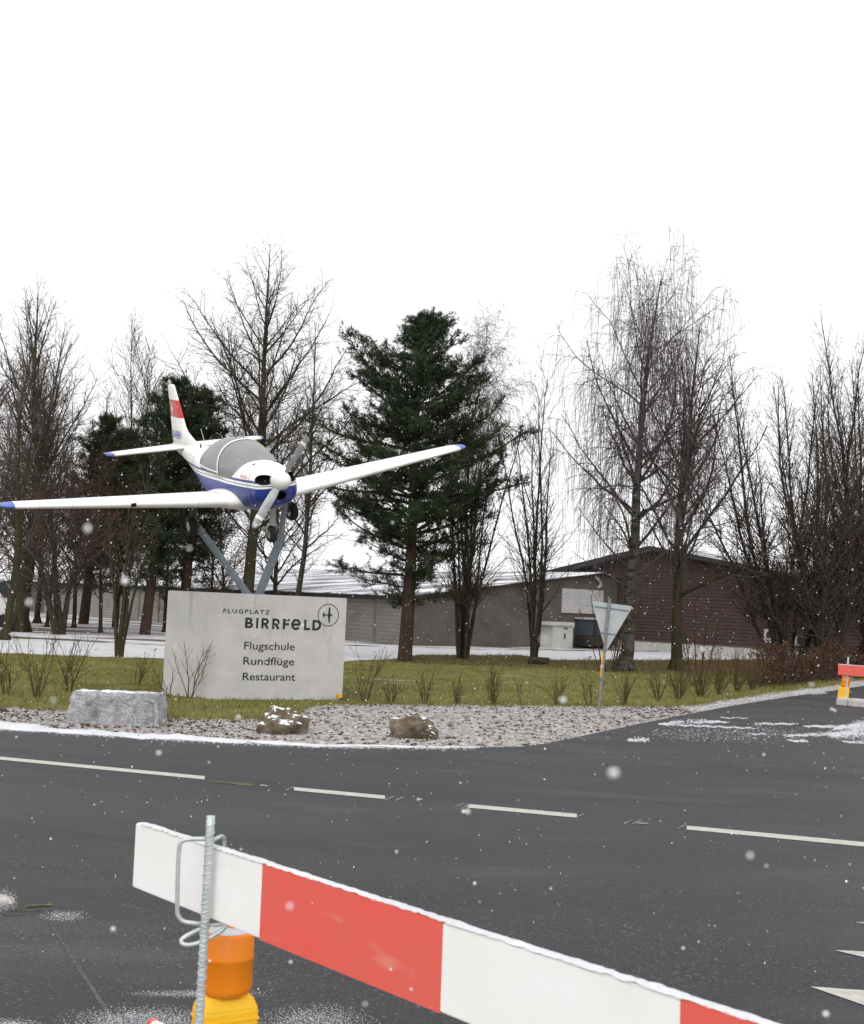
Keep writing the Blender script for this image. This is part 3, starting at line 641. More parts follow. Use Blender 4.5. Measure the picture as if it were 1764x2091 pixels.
for s in (-1, 1):
    for (xa, xb, za, zb) in ((-6.90, -6.83, .86, 1.15), (-6.96, -6.77, .965, 1.045)):
        v = []; f = []; n_ = 6
        for i in range(n_ + 1):
            for j in range(n_ + 1):
                x = xa + (xb - xa) * i / n_; z = za + (zb - za) * j / n_; v.append((x, s * (finy(z, x) + .004 + (.001 if xb - xa < .1 else 0)), z))
        for i in range(n_):
            for j in range(n_): a = i * (n_ + 1) + j; f.append((a, a + 1, a + n_ + 2, a + n_ + 1))
        mesh_obj('cross_emblem', v, f, 'aircraft_white', fin)
    O = Vector((-6.95, -.075, .30)) if s < 0 else Vector((-6.23, .075, .30)); U = Vector((1, 0, 0)) * (-s)
    fit_text('registration', 'HB-HEW', O, U, Vector((0, 0, 1)), 0, 0, .72, .20, 'letter_blue', fin, .02)
mesh_obj('antenna', *tube([(-4.9, .1, .22), (-5.15, .1, .62)], .008, 5), 'prop_grey', ac)
mesh_obj('antenna', *tube([(-4.55, -.12, .24), (-4.58, -.12, .34)], .02, 5), 'steel_dark', ac)
mesh_obj('antenna', *tube([(-2.45, 0, .66), (-2.5, 0, .73), (-2.42, 0, .74)], .015, 5), 'steel_dark', ac)
# propeller, spinner, cowl openings
sp = mesh_obj('spinner', *lathe([(.185, -.14), (.19, -.06), (.175, .05), (.135, .14), (.07, .20), (.01, .22)], 28, 'x'), 'aircraft_white', ac, True)
bd = Vector((0, -.604, -.782)).normalized()
pr = []
def blade(s):
    d = bd * s; tdir = Vector((0, -d.z, d.y)); rings = []
    for r_, c, tw in ((.12, .12, .8), (.3, .165, .55), (.6, .17, .35), (.85, .155, .25), (.98, .13, .22), (1.0, .08, .22)):
        q = d * r_; ch = (tdir * math.cos(tw) + Vector((1, 0, 0)) * math.sin(tw)) * s; nn = d.cross(ch).normalized()
        rings.append([tuple(q + ch * (c / 2) * a + nn * c * .07 * b_) for a, b_ in ((1, 0), (.5, .8), (-.3, 1), (-1, 0), (-.3, -.6), (.5, -.6))])
    v, f = loft(rings); o = mesh_obj('propeller_blade', v, f, 'prop_grey', ac)
    rings = []
    for r_, c, tw in ((.80, .166, .265), (.86, .160, .245)):
        q = d * r_; ch = (tdir * math.cos(tw) + Vector((1, 0, 0)) * math.sin(tw)) * s; nn = d.cross(ch).normalized()
        rings.append([tuple(q + ch * (c / 2) * a + nn * c * .085 * b_) for a, b_ in ((1, 0), (.5, .8), (-.3, 1), (-1, 0), (-.3, -.6), (.5, -.6))])
    mesh_obj('tip_band', *loft(rings), 'aircraft_white', o)
blade(1); blade(-1)
mesh_obj('nose_light', *ellipsoid((-.20, -.2, -.17), (.07, .055, .055)), 'aircraft_white', ac, True)
mesh_obj('cowl_slot', *box(-.86, -.83, -.25, -.02, .245, .268), 'black_hole', ac); mesh_obj('cowl_slot', *box(-.86, -.83, .0, .23, .245, .268), 'black_hole', ac)
fit_text('cowl_lettering', 'BRAVO', Vector((-.86, -.515, .03)), Vector((1, .03, 0)).normalized(), Vector((0, .28, 1)).normalized(), 0, 0, .34, .07, 'letter_red', ac, .02, 1, .012)

# ================================================================== stones
def granite():
    pl = G(142, 1475); pr_ = G(334, 1483)
    d = pr_ - pl; L = d.length; d.normalize(); nrm = Vector((-d.y, d.x, 0)); c = (pl + pr_) / 2
    t = thing('granite_block', 'long rough split grey granite block on the gravel verge', 'stone', c, None, math.atan2(d.y, d.x))
    zt = at(160, 1408, pl.y).z - pl.z
    nx, nz, ny = 26, 10, 7; bm = bmesh.new(); bmesh.ops.create_cube(bm, size=1)
    bmesh.ops.subdivide_edges(bm, edges=bm.edges[:], cuts=24, use_grid_fill=True)
    from mathutils import noise
    for v in bm.verts:
        x, y, z = v.co; z01 = z + .5
        X_ = x * L * (1 - .055 * z01) + (.05 * z01 * (1 if x < 0 else 0)); Y_ = y * .62; Z_ = z01 * zt
        q = Vector((X_, Y_, Z_))
        edge = sum(1 for k in (x, y, z) if abs(k) > .46)
        k = noise.noise(q * 2.2) * .06 + noise.noise(q * 6) * .035 + noise.noise(q * 15) * .018
        nn = Vector((x if abs(x) > .46 else 0, y if abs(y) > .46 else 0, z if abs(z) > .46 else 0))
        if nn.length: nn.normalize()
        v.co = q + nn * (k * .75 - .010 * (edge - 1))
        if y < -.4 and abs(X_ - .52 - .12 * (1 - z01)) < .06: v.co.y += .06
    me = bpy.data.meshes.new('block'); bm.to_mesh(me); bm.free(); put('block', me, 'granite', t)
granite()
def boulder(name, lab, x0, x1, ytop, ybot, seed, snow):
    a = G(x0, ybot); b_ = G(x1, ybot); c = (a + b_) / 2; hw = (b_ - a).length / 2; h = at((x0 + x1) / 2, ytop, c.y).z - c.z
    t = thing(name, lab, 'boulder', c)
    def fn(d): e = 4 if seed == 2 else 2.4; s = (abs(d.x)**e + abs(d.y)**e + abs(d.z)**e) ** (-1 / e); return (d.x * s * hw, d.y * s * hw * .7, d.z * s * h * .9 + h * .08)
    lump('rock', fn, seed, 'boulder_snowy' if snow else 'boulder_dark', t, 4, .17, 3.0)
boulder('boulder', 'brown mossy boulder with a cap of snow beside the road', 527, 622, 1452, 1497, 1, True)
boulder('boulder', 'squarish brown boulder with small snow pocket on its right corner', 798, 881, 1464, 1506, 2, False)
p = G(1301, 1473); o = lump('stone', lambda d: (d.x * .14, d.y * .1, d.z * .075), 5, 'granite', None, 3, .03, 6); o.location = (p.x, p.y, p.z + .03); tag(o, 'small dark stone lying on the verge right of the road sign', 'stone')

# ================================================================== road sign seen from behind
b0 = G(1221, 1461); ptop = at(1245, 1222, b0.y)
t = thing('give_way_sign', 'back of a triangular road sign on a leaning grey post', 'road sign', b0); tp = ptop - b0
mesh_obj('post', *tube([tp * -.01, tp], .030, 12), 'post_grey', t)
mesh_obj('post_cap', *tube([tp, tp + Vector((0, 0, .01))], .034, 12), 'steel_dark', t)
Y_ = b0.y - .05 - .0; tri = [at(1208, 1227, Y_ + .1) - b0, at(1292, 1238, Y_ + .1) - b0, at(1237, 1331, Y_ + .1) - b0]
cen = sum(tri, Vector()) / 3; pts = []
for i in range(3):
    a, bq, c = tri[i], tri[(i + 1) % 3], tri[(i + 2) % 3]
    e1 = (bq - a).normalized(); e0 = (c - a).normalized(); pts += [a + e0 * .045, a + (e0 + e1) * .012, a + e1 * .045]
mesh_obj('plate', [q + Vector((0, s, 0)) for s in (0, .012) for q in pts], [tuple(range(9)), tuple(range(17, 8, -1))] + [(i, 9 + i, 9 + (i + 1) % 9, (i + 1) % 9) for i in range(9)], 'sign_back', t)
for fr in (.10, .62):
    a = tri[0].lerp(tri[2], fr); c = tri[1].lerp(tri[2], fr); a = a.lerp(c, .04); c = c.lerp(a, .04)
    mesh_obj('bracket', *tube([a + Vector((0, -.012, 0)), c + Vector((0, -.012, 0))], .016, 6), 'steel_paint', t)
q = tp * .54; mesh_obj('marker_strip', *tube([tp * .33 + Vector((-.035, -.02, 0)), q + Vector((-.035, -.02, 0))], .014, 6), 'yellow_plastic', t)
lump('gravel_mound', lambda d: (d.x * .3, d.y * .2, d.z * .05), 4, 'gravel', t, 3, .04, 7)

# ================================================================== sheds
def wall_quad(name, pts, mat, parent, base, uvs=True):
    v = [q - base for q in pts]; o = mesh_obj(name, v, [tuple(range(len(v)))], mat, parent)
    if uvs:
        u = (pts[1] - pts[0]); u.z = 0; u.normalize(); l = o.data.uv_layers.new()
        for lp in o.data.loops: q = o.data.vertices[lp.vertex_index].co; l.data[lp.index].uv = (q.dot(u), q.z)
    return o
def solid(name, pts, off, mat, parent, base):
    """polygon thickened by vector off"""
    n_ = len(pts); v = [q - base for q in pts] + [q + off - base for q in pts]
    return mesh_obj(name, v, [tuple(range(n_)), tuple(range(2 * n_ - 1, n_ - 1, -1))] + [(i, (i + 1) % n_, n_ + (i + 1) % n_, n_ + i) for i in range(n_)], mat, parent)
LDIR = Vector((-.633, .774, 0)); WDIR = Vector((.774, .633, 0)); C0 = at(838, 1318, 58); C0.z = 0
sh = thing('long_shed', 'long low grey brick shed with a snow streaked corrugated roof', 'building', C0)
EV, RZ, HWD, LEN = 2.42, 4.2, 13.2, 66.0
npan = 22
for i in range(npan):                                   # wall bays between slim piers
    a = C0 + LDIR * (i * LEN / npan + .09); b_ = C0 + LDIR * ((i + 1) * LEN / npan - .09)
    o = solid('wall_panel', [a, b_, b_ + Vector((0, 0, EV)), a + Vector((0, 0, EV))], WDIR * .2, 'shed_brick', sh, C0)
    l = o.data.uv_layers.new()
    for lp in o.data.loops: q = o.data.vertices[lp.vertex_index].co; l.data[lp.index].uv = (q.dot(LDIR), q.z)
    s0 = C0 + LDIR * (i * LEN / npan - .09) - WDIR * .05
    if i: solid('wall_pier', [s0, s0 + LDIR * .18, s0 + LDIR * .18 + Vector((0, 0, EV)), s0 + Vector((0, 0, EV))], WDIR * .22, 'shed_brick', sh, C0)
dq = C0 + LDIR * 47 - WDIR * .06
solid('door', [dq, dq + LDIR * 5, dq + LDIR * 5 + Vector((0, 0, 2.0)), dq + Vector((0, 0, 2.0))], WDIR * .03, 'shed_dark', sh, C0)
gp = [C0, C0 + WDIR * 2 * HWD, C0 + WDIR * 2 * HWD + Vector((0, 0, EV)), C0 + WDIR * HWD + Vector((0, 0, RZ - .06)), C0 + Vector((0, 0, EV))]
solid('gable_wall', gp, LDIR * .25, 'shed_dark', sh, C0)
def corr(name, e0, e1, r0, r1, nC, mat):               # corrugated sheet from eave line to ridge line
    v = []; f = []; n_ = nC * 4
    for i in range(n_ + 1):
        t = i / n_; h = .035 * math.sin(2 * math.pi * i / 4 + .4)
        for a, b_ in ((e0, e1), (r0, r1)): q = a.lerp(b_, t); v.append((q.x - C0.x, q.y - C0.y, q.z + h))
    for i in range(n_): f.append((2 * i, 2 * i + 2, 2 * i + 3, 2 * i + 1))
    return mesh_obj(name, v, f, mat, sh)
e0 = C0 - WDIR * .45 - LDIR * .4 + Vector((0, 0, EV - .0)); e1 = e0 + LDIR * (LEN + 1); r0 = C0 + WDIR * HWD - LDIR * .4 + Vector((0, 0, RZ)); r1 = r0 + LDIR * (LEN + 1)
e2 = C0 + WDIR * (2 * HWD + .45) - LDIR * .4 + Vector((0, 0, EV)); e3 = e2 + LDIR * (LEN + 1)
corr('roof', e0, e1, r0, r1, 330, 'roof_sheet'); corr('roof', e2, e3, r0, r1, 200, 'roof_sheet')
fb = e0 + Vector((0, 0, -.06)) + WDIR * .08; solid('fascia', [fb, fb + LDIR * (LEN + 1), fb + LDIR * (LEN + 1) - Vector((0, 0, .16)), fb - Vector((0, 0, .16))], WDIR * .04, 'fascia', sh, C0)
# brown timber barn
W0 = G(1230, 1322); W0 = at(1230, 1322, 68.0); W0.z = 0; W1 = at(1510, 1340, 62.4); W1.z = 0
BD = (W1 - W0).normalized(); BN = Vector((BD.y, -BD.x, 0))
bn = thing('timber_barn', 'dark brown barn clad in horizontal boards behind the bare trees', 'building', W0)
def wp(x, y): q = hit(x, y, W0, BN); return (q - W0).dot(BD), q.z
ax, az = wp(1340, 1116); lx, lz = wp(1131, 1166); rx, rz_ = wp(1600, 1167)
slope = (az - rz_) / (rx - ax); WID = ax + (az - 2.9) / slope
ztop = lambda u: az - (ax - u) * (az - lz) / (ax - lx) if u < ax else az - (u - ax) * slope
def bp(u, z, n=0): return BD * u + BN * n + Vector((0, 0, z))
solid('wall', [W0 + bp(0, .5), W0 + bp(WID, .5), W0 + bp(WID, ztop(WID) - .2), W0 + bp(ax, az - .2), W0 + bp(0, ztop(0) - .2)], -BN * .15, 'dark_wood', bn, W0)
solid('plinth', [W0 + bp(0, -.02), W0 + bp(WID, -.02), W0 + bp(WID, .52), W0 + bp(0, .52)], -BN * .10, 'concrete_light', bn, W0)
z = .5; bh = .185
while z < az - .25:
    def lim(zz):
        u0 = 0 if ztop(0) > zz + .2 else ax - (az - .2 - zz) * (ax - lx) / (az - lz)
        u1 = WID if ztop(WID) > zz + .2 else ax + (az - .2 - zz) / slope
        return u0, u1
    a0, a1 = lim(z); b0_, b1_ = lim(z + bh)
    if b1_ > b0_ + .3:
        v = [bp(a0, z, .045), bp(a1, z, .045), bp(b1_, z + bh, .015), bp(b0_, z + bh, .015), bp(a0, z, 0), bp(a1, z, 0), bp(b1_, z + bh, 0), bp(b0_, z + bh, 0)]
        mesh_obj('plank', v, [(0, 1, 2, 3), (4, 7, 6, 5), (0, 4, 5, 1), (3, 2, 6, 7), (0, 3, 7, 4), (1, 5, 6, 2)], 'plank', bn)
    z += bh
DEPTH = -BN * 26
for (u0, u1) in ((lx, ax), (ax, WID + .8)):
    pts_ = [W0 + bp(u0, ztop(u0), .7), W0 + bp(u1, ztop(u1), .7), W0 + bp(u1, ztop(u1) - .16, .7), W0 + bp(u0, ztop(u0) - .16, .7)]
    o = solid('roof', pts_, DEPTH, 'roof_sheet', bn, W0)
    pts_ = [q + BN * .03 for q in pts_]; pts_[2] = pts_[2] - Vector((0, 0, .08)); pts_[3] = pts_[3] - Vector((0, 0, .08 if u0 == ax else .02))
    solid('barge_board', pts_, BN * .04, 'fascia', bn, W0)
solid('side_wall', [W0 + bp(0, 0), W0 + bp(0, ztop(0) - .2), W0 + DEPTH + bp(0, ztop(0) - .2), W0 + DEPTH + bp(0, 0)], BD * .1, 'dark_wood', bn, W0)
for (x0, x1, y0, y1, nm) in ((1561, 1580, 1285, 1312, 'notice'), (1622, 1646, 1300, 1318, 'notice')):
    a = wp(x0, y1); c = wp(x1, y0)
    s = solid(nm, [W0 + bp(a[0], a[1], .06), W0 + bp(c[0], a[1], .06), W0 + bp(c[0], c[1], .06), W0 + bp(a[0], c[1], .06)], BN * .02, 'panel_white', bn, W0)
    m_ = (a[0] + c[0]) / 2; zz = (a[1] + c[1]) / 2; r = (c[0] - a[0]) * .3
    mesh_obj('notice_print', [bp(m_ + r * math.cos(k * .524) * .9, zz + .05 + r * math.sin(k * .524) * 1.3, .084) for k in range(12)], [tuple(range(12))], 'dark_wood', s)
# sheds' corner: white panel, cupboard, glazed lean-to
GN = -LDIR
def gpt(x, y, n=.0): return hit(x, y, C0, LDIR) + GN * n
def gable_box(name, x0, x1, y0, y1, th, mat, parent, base, n=0.02):
    a, b_, c, d = gpt(x0, y1, n), gpt(x1, y1, n), gpt(x1, y0, n), gpt(x0, y0, n); b_.z = a.z; c.z = d.z; c.x, c.y = b_.x, b_.y; d.x, d.y = a.x, a.y
    return solid(name, [a, b_, c, d], GN * th, mat, parent, base)
gb = gpt(1186, 1318); gb.z = 0
t = thing('wall_panel_board', 'large blank pale board on the shed gable wall', 'panel', gb); gable_box('board', 1145, 1229, 1201, 1251, .06, 'panel_white', t, gb)
q0 = gpt(1213, 1179, .1); tt_ = thing('downpipe', 'pale bent downpipe at the top of the shed gable corner', 'pipe', q0); mesh_obj('pipe', *tube([gpt(x, y, .12) - q0 for x, y in ((1211, 1177), (1216, 1181), (1222, 1189), (1223, 1196), (1217, 1200))], .09, 8), 'panel_white', tt_)
c0 = gpt(1116, 1323); c0.z = 0; t = thing('utility_cabinet', 'white utility cabinet standing against the dark shed gable', 'cabinet', c0)
gable_box('body', 1100, 1141, 1274, 1325, .9, 'cabinet', t, c0, .1); gable_box('lid', 1094, 1143, 1268, 1275, 1.02, 'cabinet', t, c0, .08)
gable_box('vent_slot', 1124, 1131, 1280, 1283, .02, 'fascia', t, c0, 1.01); gable_box('handle', 1124, 1126.5, 1292, 1302, .02, 'fascia', t, c0, 1.01)
c0 = gpt(1200, 1320); c0.z = 0; t = thing('lean_to', 'dark glazed lean-to booth under the pale board', 'booth', c0)
gable_box('base_panel', 1172, 1238, 1297, 1318, .8, 'fascia', t, c0, .05); gable_box('window', 1174, 1192, 1264, 1296, .7, 'window_glass', t, c0, .05)
gable_box('window', 1194, 1238, 1264, 1296, .7, 'window_glass', t, c0, .05); gable_box('lintel', 1172, 1240, 1260, 1263.5, .82, 'panel_white', t, c0, .05); gable_box('mullion', 1191.5, 1194.5, 1263.5, 1297, .76, 'fascia', t, c0, .05)
# ================================================================== trees
class Buf:
    def __init__(s): s.a = []; s.tips = []; s.tr = {}; s.stem = 0
    def add(s, p, q, r0, r1): s.a.append((*p, *q, r0, r1))
def rot_dir(d, ang, az):
    dx, dy, dz = d
    if abs(dz) < .95: ux, uy, uz = -dy, dx, 0.
    else: ux, uy, uz = 1., 0., 0.
    k = ux * dx + uy * dy + uz * dz; ux -= k * dx; uy -= k * dy; uz -= k * dz
    l = math.sqrt(ux * ux + uy * uy + uz * uz) or 1; ux /= l; uy /= l; uz /= l
    vx, vy, vz = dy * uz - dz * uy, dz * ux - dx * uz, dx * uy - dy * ux
    ca, sa, c, s = math.cos(az), math.sin(az), math.cos(ang), math.sin(ang)
    return (dx * c + (ux * ca + vx * sa) * s, dy * c + (uy * ca + vy * sa) * s, dz * c + (uz * ca + vz * sa) * s)
def grow(B, R, p, d, L, r0, r1, lev, S):
    n_ = max(2, int(L / S['seg'][lev] + .5)); st = L / n_; nch = S['n'][lev] * L if lev < S['max'] else 0
    w_ = S['wob'][lev]; tr = S['trop'][lev]; acc = R.random(); t0 = S['t0'][lev]; az = R.random() * 6.28
    for i in range(n_):
        ta = i / n_; t = (i + 1) / n_; ra = r0 + (r1 - r0) * ta; rb = r0 + (r1 - r0) * t
        dx = d[0] + R.gauss(0, w_); dy = d[1] + R.gauss(0, w_); dz = d[2] + R.gauss(0, w_) + tr * st
        if lev == 0 and 'lean' in S: dx += S['lean'][0] * st; dy += S['lean'][1] * st
        l = math.sqrt(dx * dx + dy * dy + dz * dz); d = (dx / l, dy / l, dz / l)
        q = (p[0] + d[0] * st, p[1] + d[1] * st, p[2] + d[2] * st); 
        if lev == 0: B.tr.setdefault(B.stem, []).append((*p, *q, ra, rb))
        else: B.add(p, q, ra, rb)
        if t > t0 and lev < S['max']:
            acc += nch / n_ / (1 - t0)
            while acc > 1:
                acc -= 1; f = R.random(); az += 2.4 + R.uniform(-.5, .5)
                pp = (p[0] + (q[0] - p[0]) * f, p[1] + (q[1] - p[1]) * f, p[2] + (q[2] - p[2]) * f); tt = ta + (t - ta) * f
                cl = S['env'](tt) * R.uniform(.75, 1.15) if lev == 0 and 'env' in S else L * S['ratio'][lev] * (1 - .55 * tt) * R.uniform(.6, 1.25)
                if cl < .12: continue
                cd = rot_dir(d, S['ang'][lev] * R.uniform(.75, 1.25) * (1 - .35 * tt if lev == 0 else 1), az)
                rr = ra + (rb - ra) * f; cr = min(rr * S['rr'][lev], .010 + cl * .0095); cr = max(cr, S['rmin'])
                grow(B, R, pp, cd, cl, cr, max(S['rmin'] * .8, cr * .25), lev + 1, S)
        p = q
    B.tips.append((p, d))
def seg_mesh(name, a, sides, mat, parent):
    a = np.asarray(a, float); n_ = len(a); p, q, r0, r1 = a[:, :3], a[:, 3:6], a[:, 6], a[:, 7]
    d = q - p; d /= np.linalg.norm(d, axis=1)[:, None] + 1e-9
    ref = np.where(np.abs(d[:, 2:3]) < .9, np.array([[0, 0, 1.]]), np.array([[1., 0, 0]])); u = np.cross(d, ref); u /= np.linalg.norm(u, axis=1)[:, None]; v = np.cross(d, u)
    A = np.arange(sides) * 2 * math.pi / sides; o = u[:, None] * np.cos(A)[None, :, None] + v[:, None] * np.sin(A)[None, :, None]
    q2 = q + d * (r1 * .5)[:, None]
    V = np.concatenate([p[:, None] + o * r0[:, None, None], q2[:, None] + o * r1[:, None, None]], 1).reshape(-1, 3)
    k = np.arange(sides); f = np.stack([k, (k + 1) % sides, (k + 1) % sides + sides, k + sides], 1)
    Fq = (f[None] + (np.arange(n_) * 2 * sides)[:, None, None]).reshape(-1, 4)
    return np_obj(name, V, Fq, mat, parent, sides > 3)
def leaf_mesh(name, P, size, mat, parent, g, hang=True):
    n_ = len(P)
    if not n_: return
    a = g.normal(0, 1, (n_, 3)); a[:, 2] -= 1 if hang else 0; a /= np.linalg.norm(a, axis=1)[:, None]; b_ = np.cross(a, g.normal(0, 1, (n_, 3))); b_ /= np.linalg.norm(b_, axis=1)[:, None]
    s = g.uniform(.6, 1.3, n_)[:, None] * size; V = np.stack([P, P + a * s * .5 + b_ * s * .33, P + a * s, P + a * s * .5 - b_ * s * .33], 1)
    o = np_obj(name, V.reshape(-1, 3), np.arange(4 * n_).reshape(-1, 4), mat, parent); o['kind'] = 'stuff'; return o
def finish(t, B, bark, twig, thick=.035):
    for k, st_ in B.tr.items(): seg_mesh('trunk' if len(B.tr) == 1 else 'stem', st_, 10, bark, t)
    rest = np.array(B.a); big = rest[:, 6] > thick
    if big.any(): seg_mesh('limbs', rest[big], 6, bark, t)['kind'] = 'stuff'
    if (~big).any(): seg_mesh('crown', rest[~big], 3, twig, t)['kind'] = 'stuff'
def base_of(x, y, Y=None):
    p = G(x, y) if Y is None else at(x, y, Y); p.z = gz(p.y); return p
def top_h(x, y, p): return at(x, y, p.y).z - p.z
LIND = dict(seg=[.8, .55, .4, .3], wob=[.03, .08, .12, .16], trop=[.02, .07, .09, .05], n=[2.8, 3.0, 4.6, 0], t0=[.20, .10, .1, 0], ang=[.80, .70, .8, .8], ratio=[.5, .36, .52, .4], rr=[.5, .6, .6, .6], rmin=.0066, max=3)
BIRCH = dict(seg=[.8, .5, .32, .28], wob=[.04, .11, .10, .04], trop=[.02, .0, -.35, -1.6], n=[2.6, 2.6, 5.5, 0], t0=[.22, .12, .1, 0], ang=[.85, .7, .7, .6], ratio=[.5, .32, 1.15, .4], rr=[.42, .55, .6, .6], rmin=.0058, max=3)
FAN = dict(seg=[.7, .5, .4, .3], wob=[.045, .08, .1, .1], trop=[.03, .09, .09, .04], n=[3.4, 3.2, 4.4, 0], t0=[.08, .1, .1, 0], ang=[.60, .62, .7, .8], ratio=[.42, .36, .5, .4], rr=[.55, .6, .6, .6], rmin=.0066, max=3)
THIN = dict(seg=[.6, .4, .3, .3], wob=[.035, .07, .1, .1], trop=[.02, .10, .05, 0], n=[2.6, 3.4, 0, 0], t0=[.22, .1, .1, 0], ang=[.62, .6, .7, .8], ratio=[.24, .42, .4, .4], rr=[.45, .6, .6, .6], rmin=.0075, max=2)
def tab(H, *pts): return lambda t: H * float(np.interp(t, [p[0] for p in pts], [p[1] for p in pts]))
def hump(a, b_, c, H):                                   # branch length along the trunk: rises quickly then falls
    return lambda t: H * max(.02, a * max(0, (t - b_) / (1 - b_)) ** .35 * (1 - t) ** c)
def tree(label, base, H, style, r, seed, cat='tree', name='bare_tree', group='bare trees', bark='bark_dark', twig='twig', env=None, lean=(0, 0), stems=1, spread=.2, leaves=0, leafsize=.07, leafmax=9, tilt=(0, 0), thick=.035, strings=0, **kw):
    R = random.Random(seed); t = thing(name, label, cat, base, group); B = Buf(); S = dict(style); S.update(kw); S['lean'] = lean
    for k in range(stems):
        a = R.uniform(0, 6.28) if stems > 1 else 0; s = spread * R.uniform(.35, 1) if stems > 1 else 0; h = H * (R.uniform(.72, 1.0) if k else 1)
        if env: S['env'] = (lambda e, h_: (lambda tt: e(tt) * h_ / H))(env, h)
        B.stem = k
        d = Vector((math.cos(a) * s + tilt[0], math.sin(a) * s + tilt[1], 1)).normalized()
        rr = r * (R.uniform(.6, 1) if k else 1); off = .0 if stems == 1 else .12 * math.sqrt(stems)
        grow(B, R, (math.cos(a) * off * s * 3, math.sin(a) * off * s * 3, -.05), tuple(d), h, rr, .012, 0, S)
    if strings:                                           # long hanging twigs
        thin = [q for q in B.a if q[6] < .022 and q[5] > H * .28]
        for _ in range(strings):
            q = R.choice(thin); f = R.random(); p = [q[k] + (q[k + 3] - q[k]) * f for k in range(3)]; m_ = R.randint(4, 7); L = R.uniform(.7, 2.4)
            ox, oy = R.gauss(0, .05), R.gauss(0, .05)
            for k in range(m_):
                e = [p[0] + ox * (1 - k / m_) + R.gauss(0, .015), p[1] + oy * (1 - k / m_) + R.gauss(0, .015), p[2] - L / m_]; B.add(p, e, .0058, .0050); p = e
    # root flare
    for k in range(5):
        a = k * 1.257 + R.random(); B.tr[0].append((math.cos(a) * r * .4, math.sin(a) * r * .4, r * 2.2, math.cos(a) * r * 1.5, math.sin(a) * r * 1.5, -.06, r * .55, r * .3)) if stems == 1 else None
    finish(t, B, bark, twig, thick)
    if leaves:
        g = np.random.default_rng(seed); T = np.array([p for p, d in B.tips]); T = T[T[:, 2] < leafmax]
        if len(T): leaf_mesh('dead_leaves', T[g.integers(0, len(T), leaves)] + g.normal(0, .10, (leaves, 3)), leafsize, 'dead_leaf', t, g)
    return t
# bare broadleaves
b = base_of(497, 1295, 60); H = top_h(520, 492, b)
tree('tall round crowned bare tree rising behind the aircraft', b, H, LIND, .34, 24, wob=[.015, .08, .12, .16], ang=[1.0, .72, .8, .8], trop=[.02, .06, .09, .05], env=tab(H, (.2, .10), (.28, .36), (.4, .37), (.55, .32), (.75, .22), (.9, .11), (1, .04)), lean=(-.0016, 0), bark='bark_moss')
b = base_of(40, 1290); H = top_h(60, 585, b)
tree('mossy thick bare trunk at left picture edge with fanning crown', b, H * 1.0, FAN, .36, 32, bark='bark_moss', env=tab(H, (.1, .1), (.2, .36), (.45, .36), (.7, .25), (1, .06)), lean=(.003, 0), tilt=(.03, 0), leaves=2600, leafmax=8)
b = base_of(8, 1315, 46); H = top_h(10, 640, b)
tree('slender leaning bare tree in front of the leftmost mossy trunk', b, H, FAN, .17, 33, bark='bark_moss', env=tab(H, (.1, .1), (.25, .28), (.6, .22), (1, .05)), tilt=(.13, 0), leaves=700, leafmax=7)
b = base_of(-70, 1310, 52); H = top_h(-40, 600, b)
tree('bare tree cut off by the left picture edge', b, H, FAN, .24, 37, bark='bark_moss', env=tab(H, (.1, .1), (.2, .36), (.45, .34), (.7, .24), (1, .06)), tilt=(.02, 0), leaves=2500, leafmax=8, name='bare_tree')
for x, Y, yt, sd, lab in ((25, 64, 800, 36, 'twiggy undergrowth tree low behind the leftmost trunk'), (150, 63, 900, 38, 'twiggy brown undergrowth tree between the forked tree and pines'), (-30, 60, 850, 39, 'twiggy brown undergrowth tree at the left picture edge')):
    b = base_of(x, 1290, Y); H = top_h(x, yt, b); tree(lab, b, H, LIND, .12, sd, env=tab(H, (.1, .2), (.25, .45), (.6, .4), (1, .1)), leaves=4200, leafmax=9, leafsize=.08)
b = base_of(75, 1280, 68); H = top_h(110, 660, b)
tree('thin dark trunk just right of the mossy left trunk', b, H, FAN, .17, 35, env=tab(H, (.1, .1), (.25, .30), (.6, .26), (1, .05)), leaves=2400, leafmax=9)
b = base_of(125, 1296); H = top_h(135, 1010, b)
tree('small dark tree forking low above snowy ground on the left', b, H, LIND, .2, 41, env=tab(H, (.2, .1), (.35, .5), (.7, .45), (1, .15)), stems=3, spread=.35, leaves=3800, leafmax=9, n=[3.6, 3.0, 3.0, 0])
b = base_of(242, 1342); H = top_h(235, 930, b)
tree('clump of four thin mossy stems on the lawn edge left of the plinth', b, H, THIN, .085, 43, stems=5, spread=.11, bark='bark_moss', twig='twig', leaves=900, leafmax=8, t0=[.4, .1, .1, 0])
for i, (x, yt, Y, sd, lab) in enumerate(((215, 700, 115, 51, 'faint thin bare tree far behind the left pines'), (262, 648, 112, 52, 'tallest faint bare tree between the left pines'), (320, 690, 108, 53, 'faint bare tree just left of the tail fin top'), (188, 770, 118, 54, 'lowest faint bare tree above the leftmost pine'))):
    b = base_of(x, 1240, Y); H = top_h(x, yt, b); tree(lab, b, H, THIN, .16, sd, env=tab(H, (.2, .1), (.35, .27), (.6, .22), (1, .05)), n=[1.9, 2.0, 1.6, 0], max=2, rmin=.018, group='faint bare trees behind the shed')
b = base_of(590, 1290, 56); H = top_h(655, 655, b)
tree('slim bare tree leaning right between the aircraft nose and the big pine', b, H, LIND, .16, 57, env=tab(H, (.2, .1), (.3, .26), (.6, .2), (1, .04)), tilt=(.11, 0), lean=(.002, 0))
b = base_of(560, 1290, 66); H = top_h(560, 800, b)
tree('low twiggy bare tree behind the propeller', b, H, LIND, .15, 58, env=tab(H, (.1, .2), (.3, .5), (.6, .42), (1, .1)))
b = base_of(870, 1250, 105); H = top_h(880, 622, b)
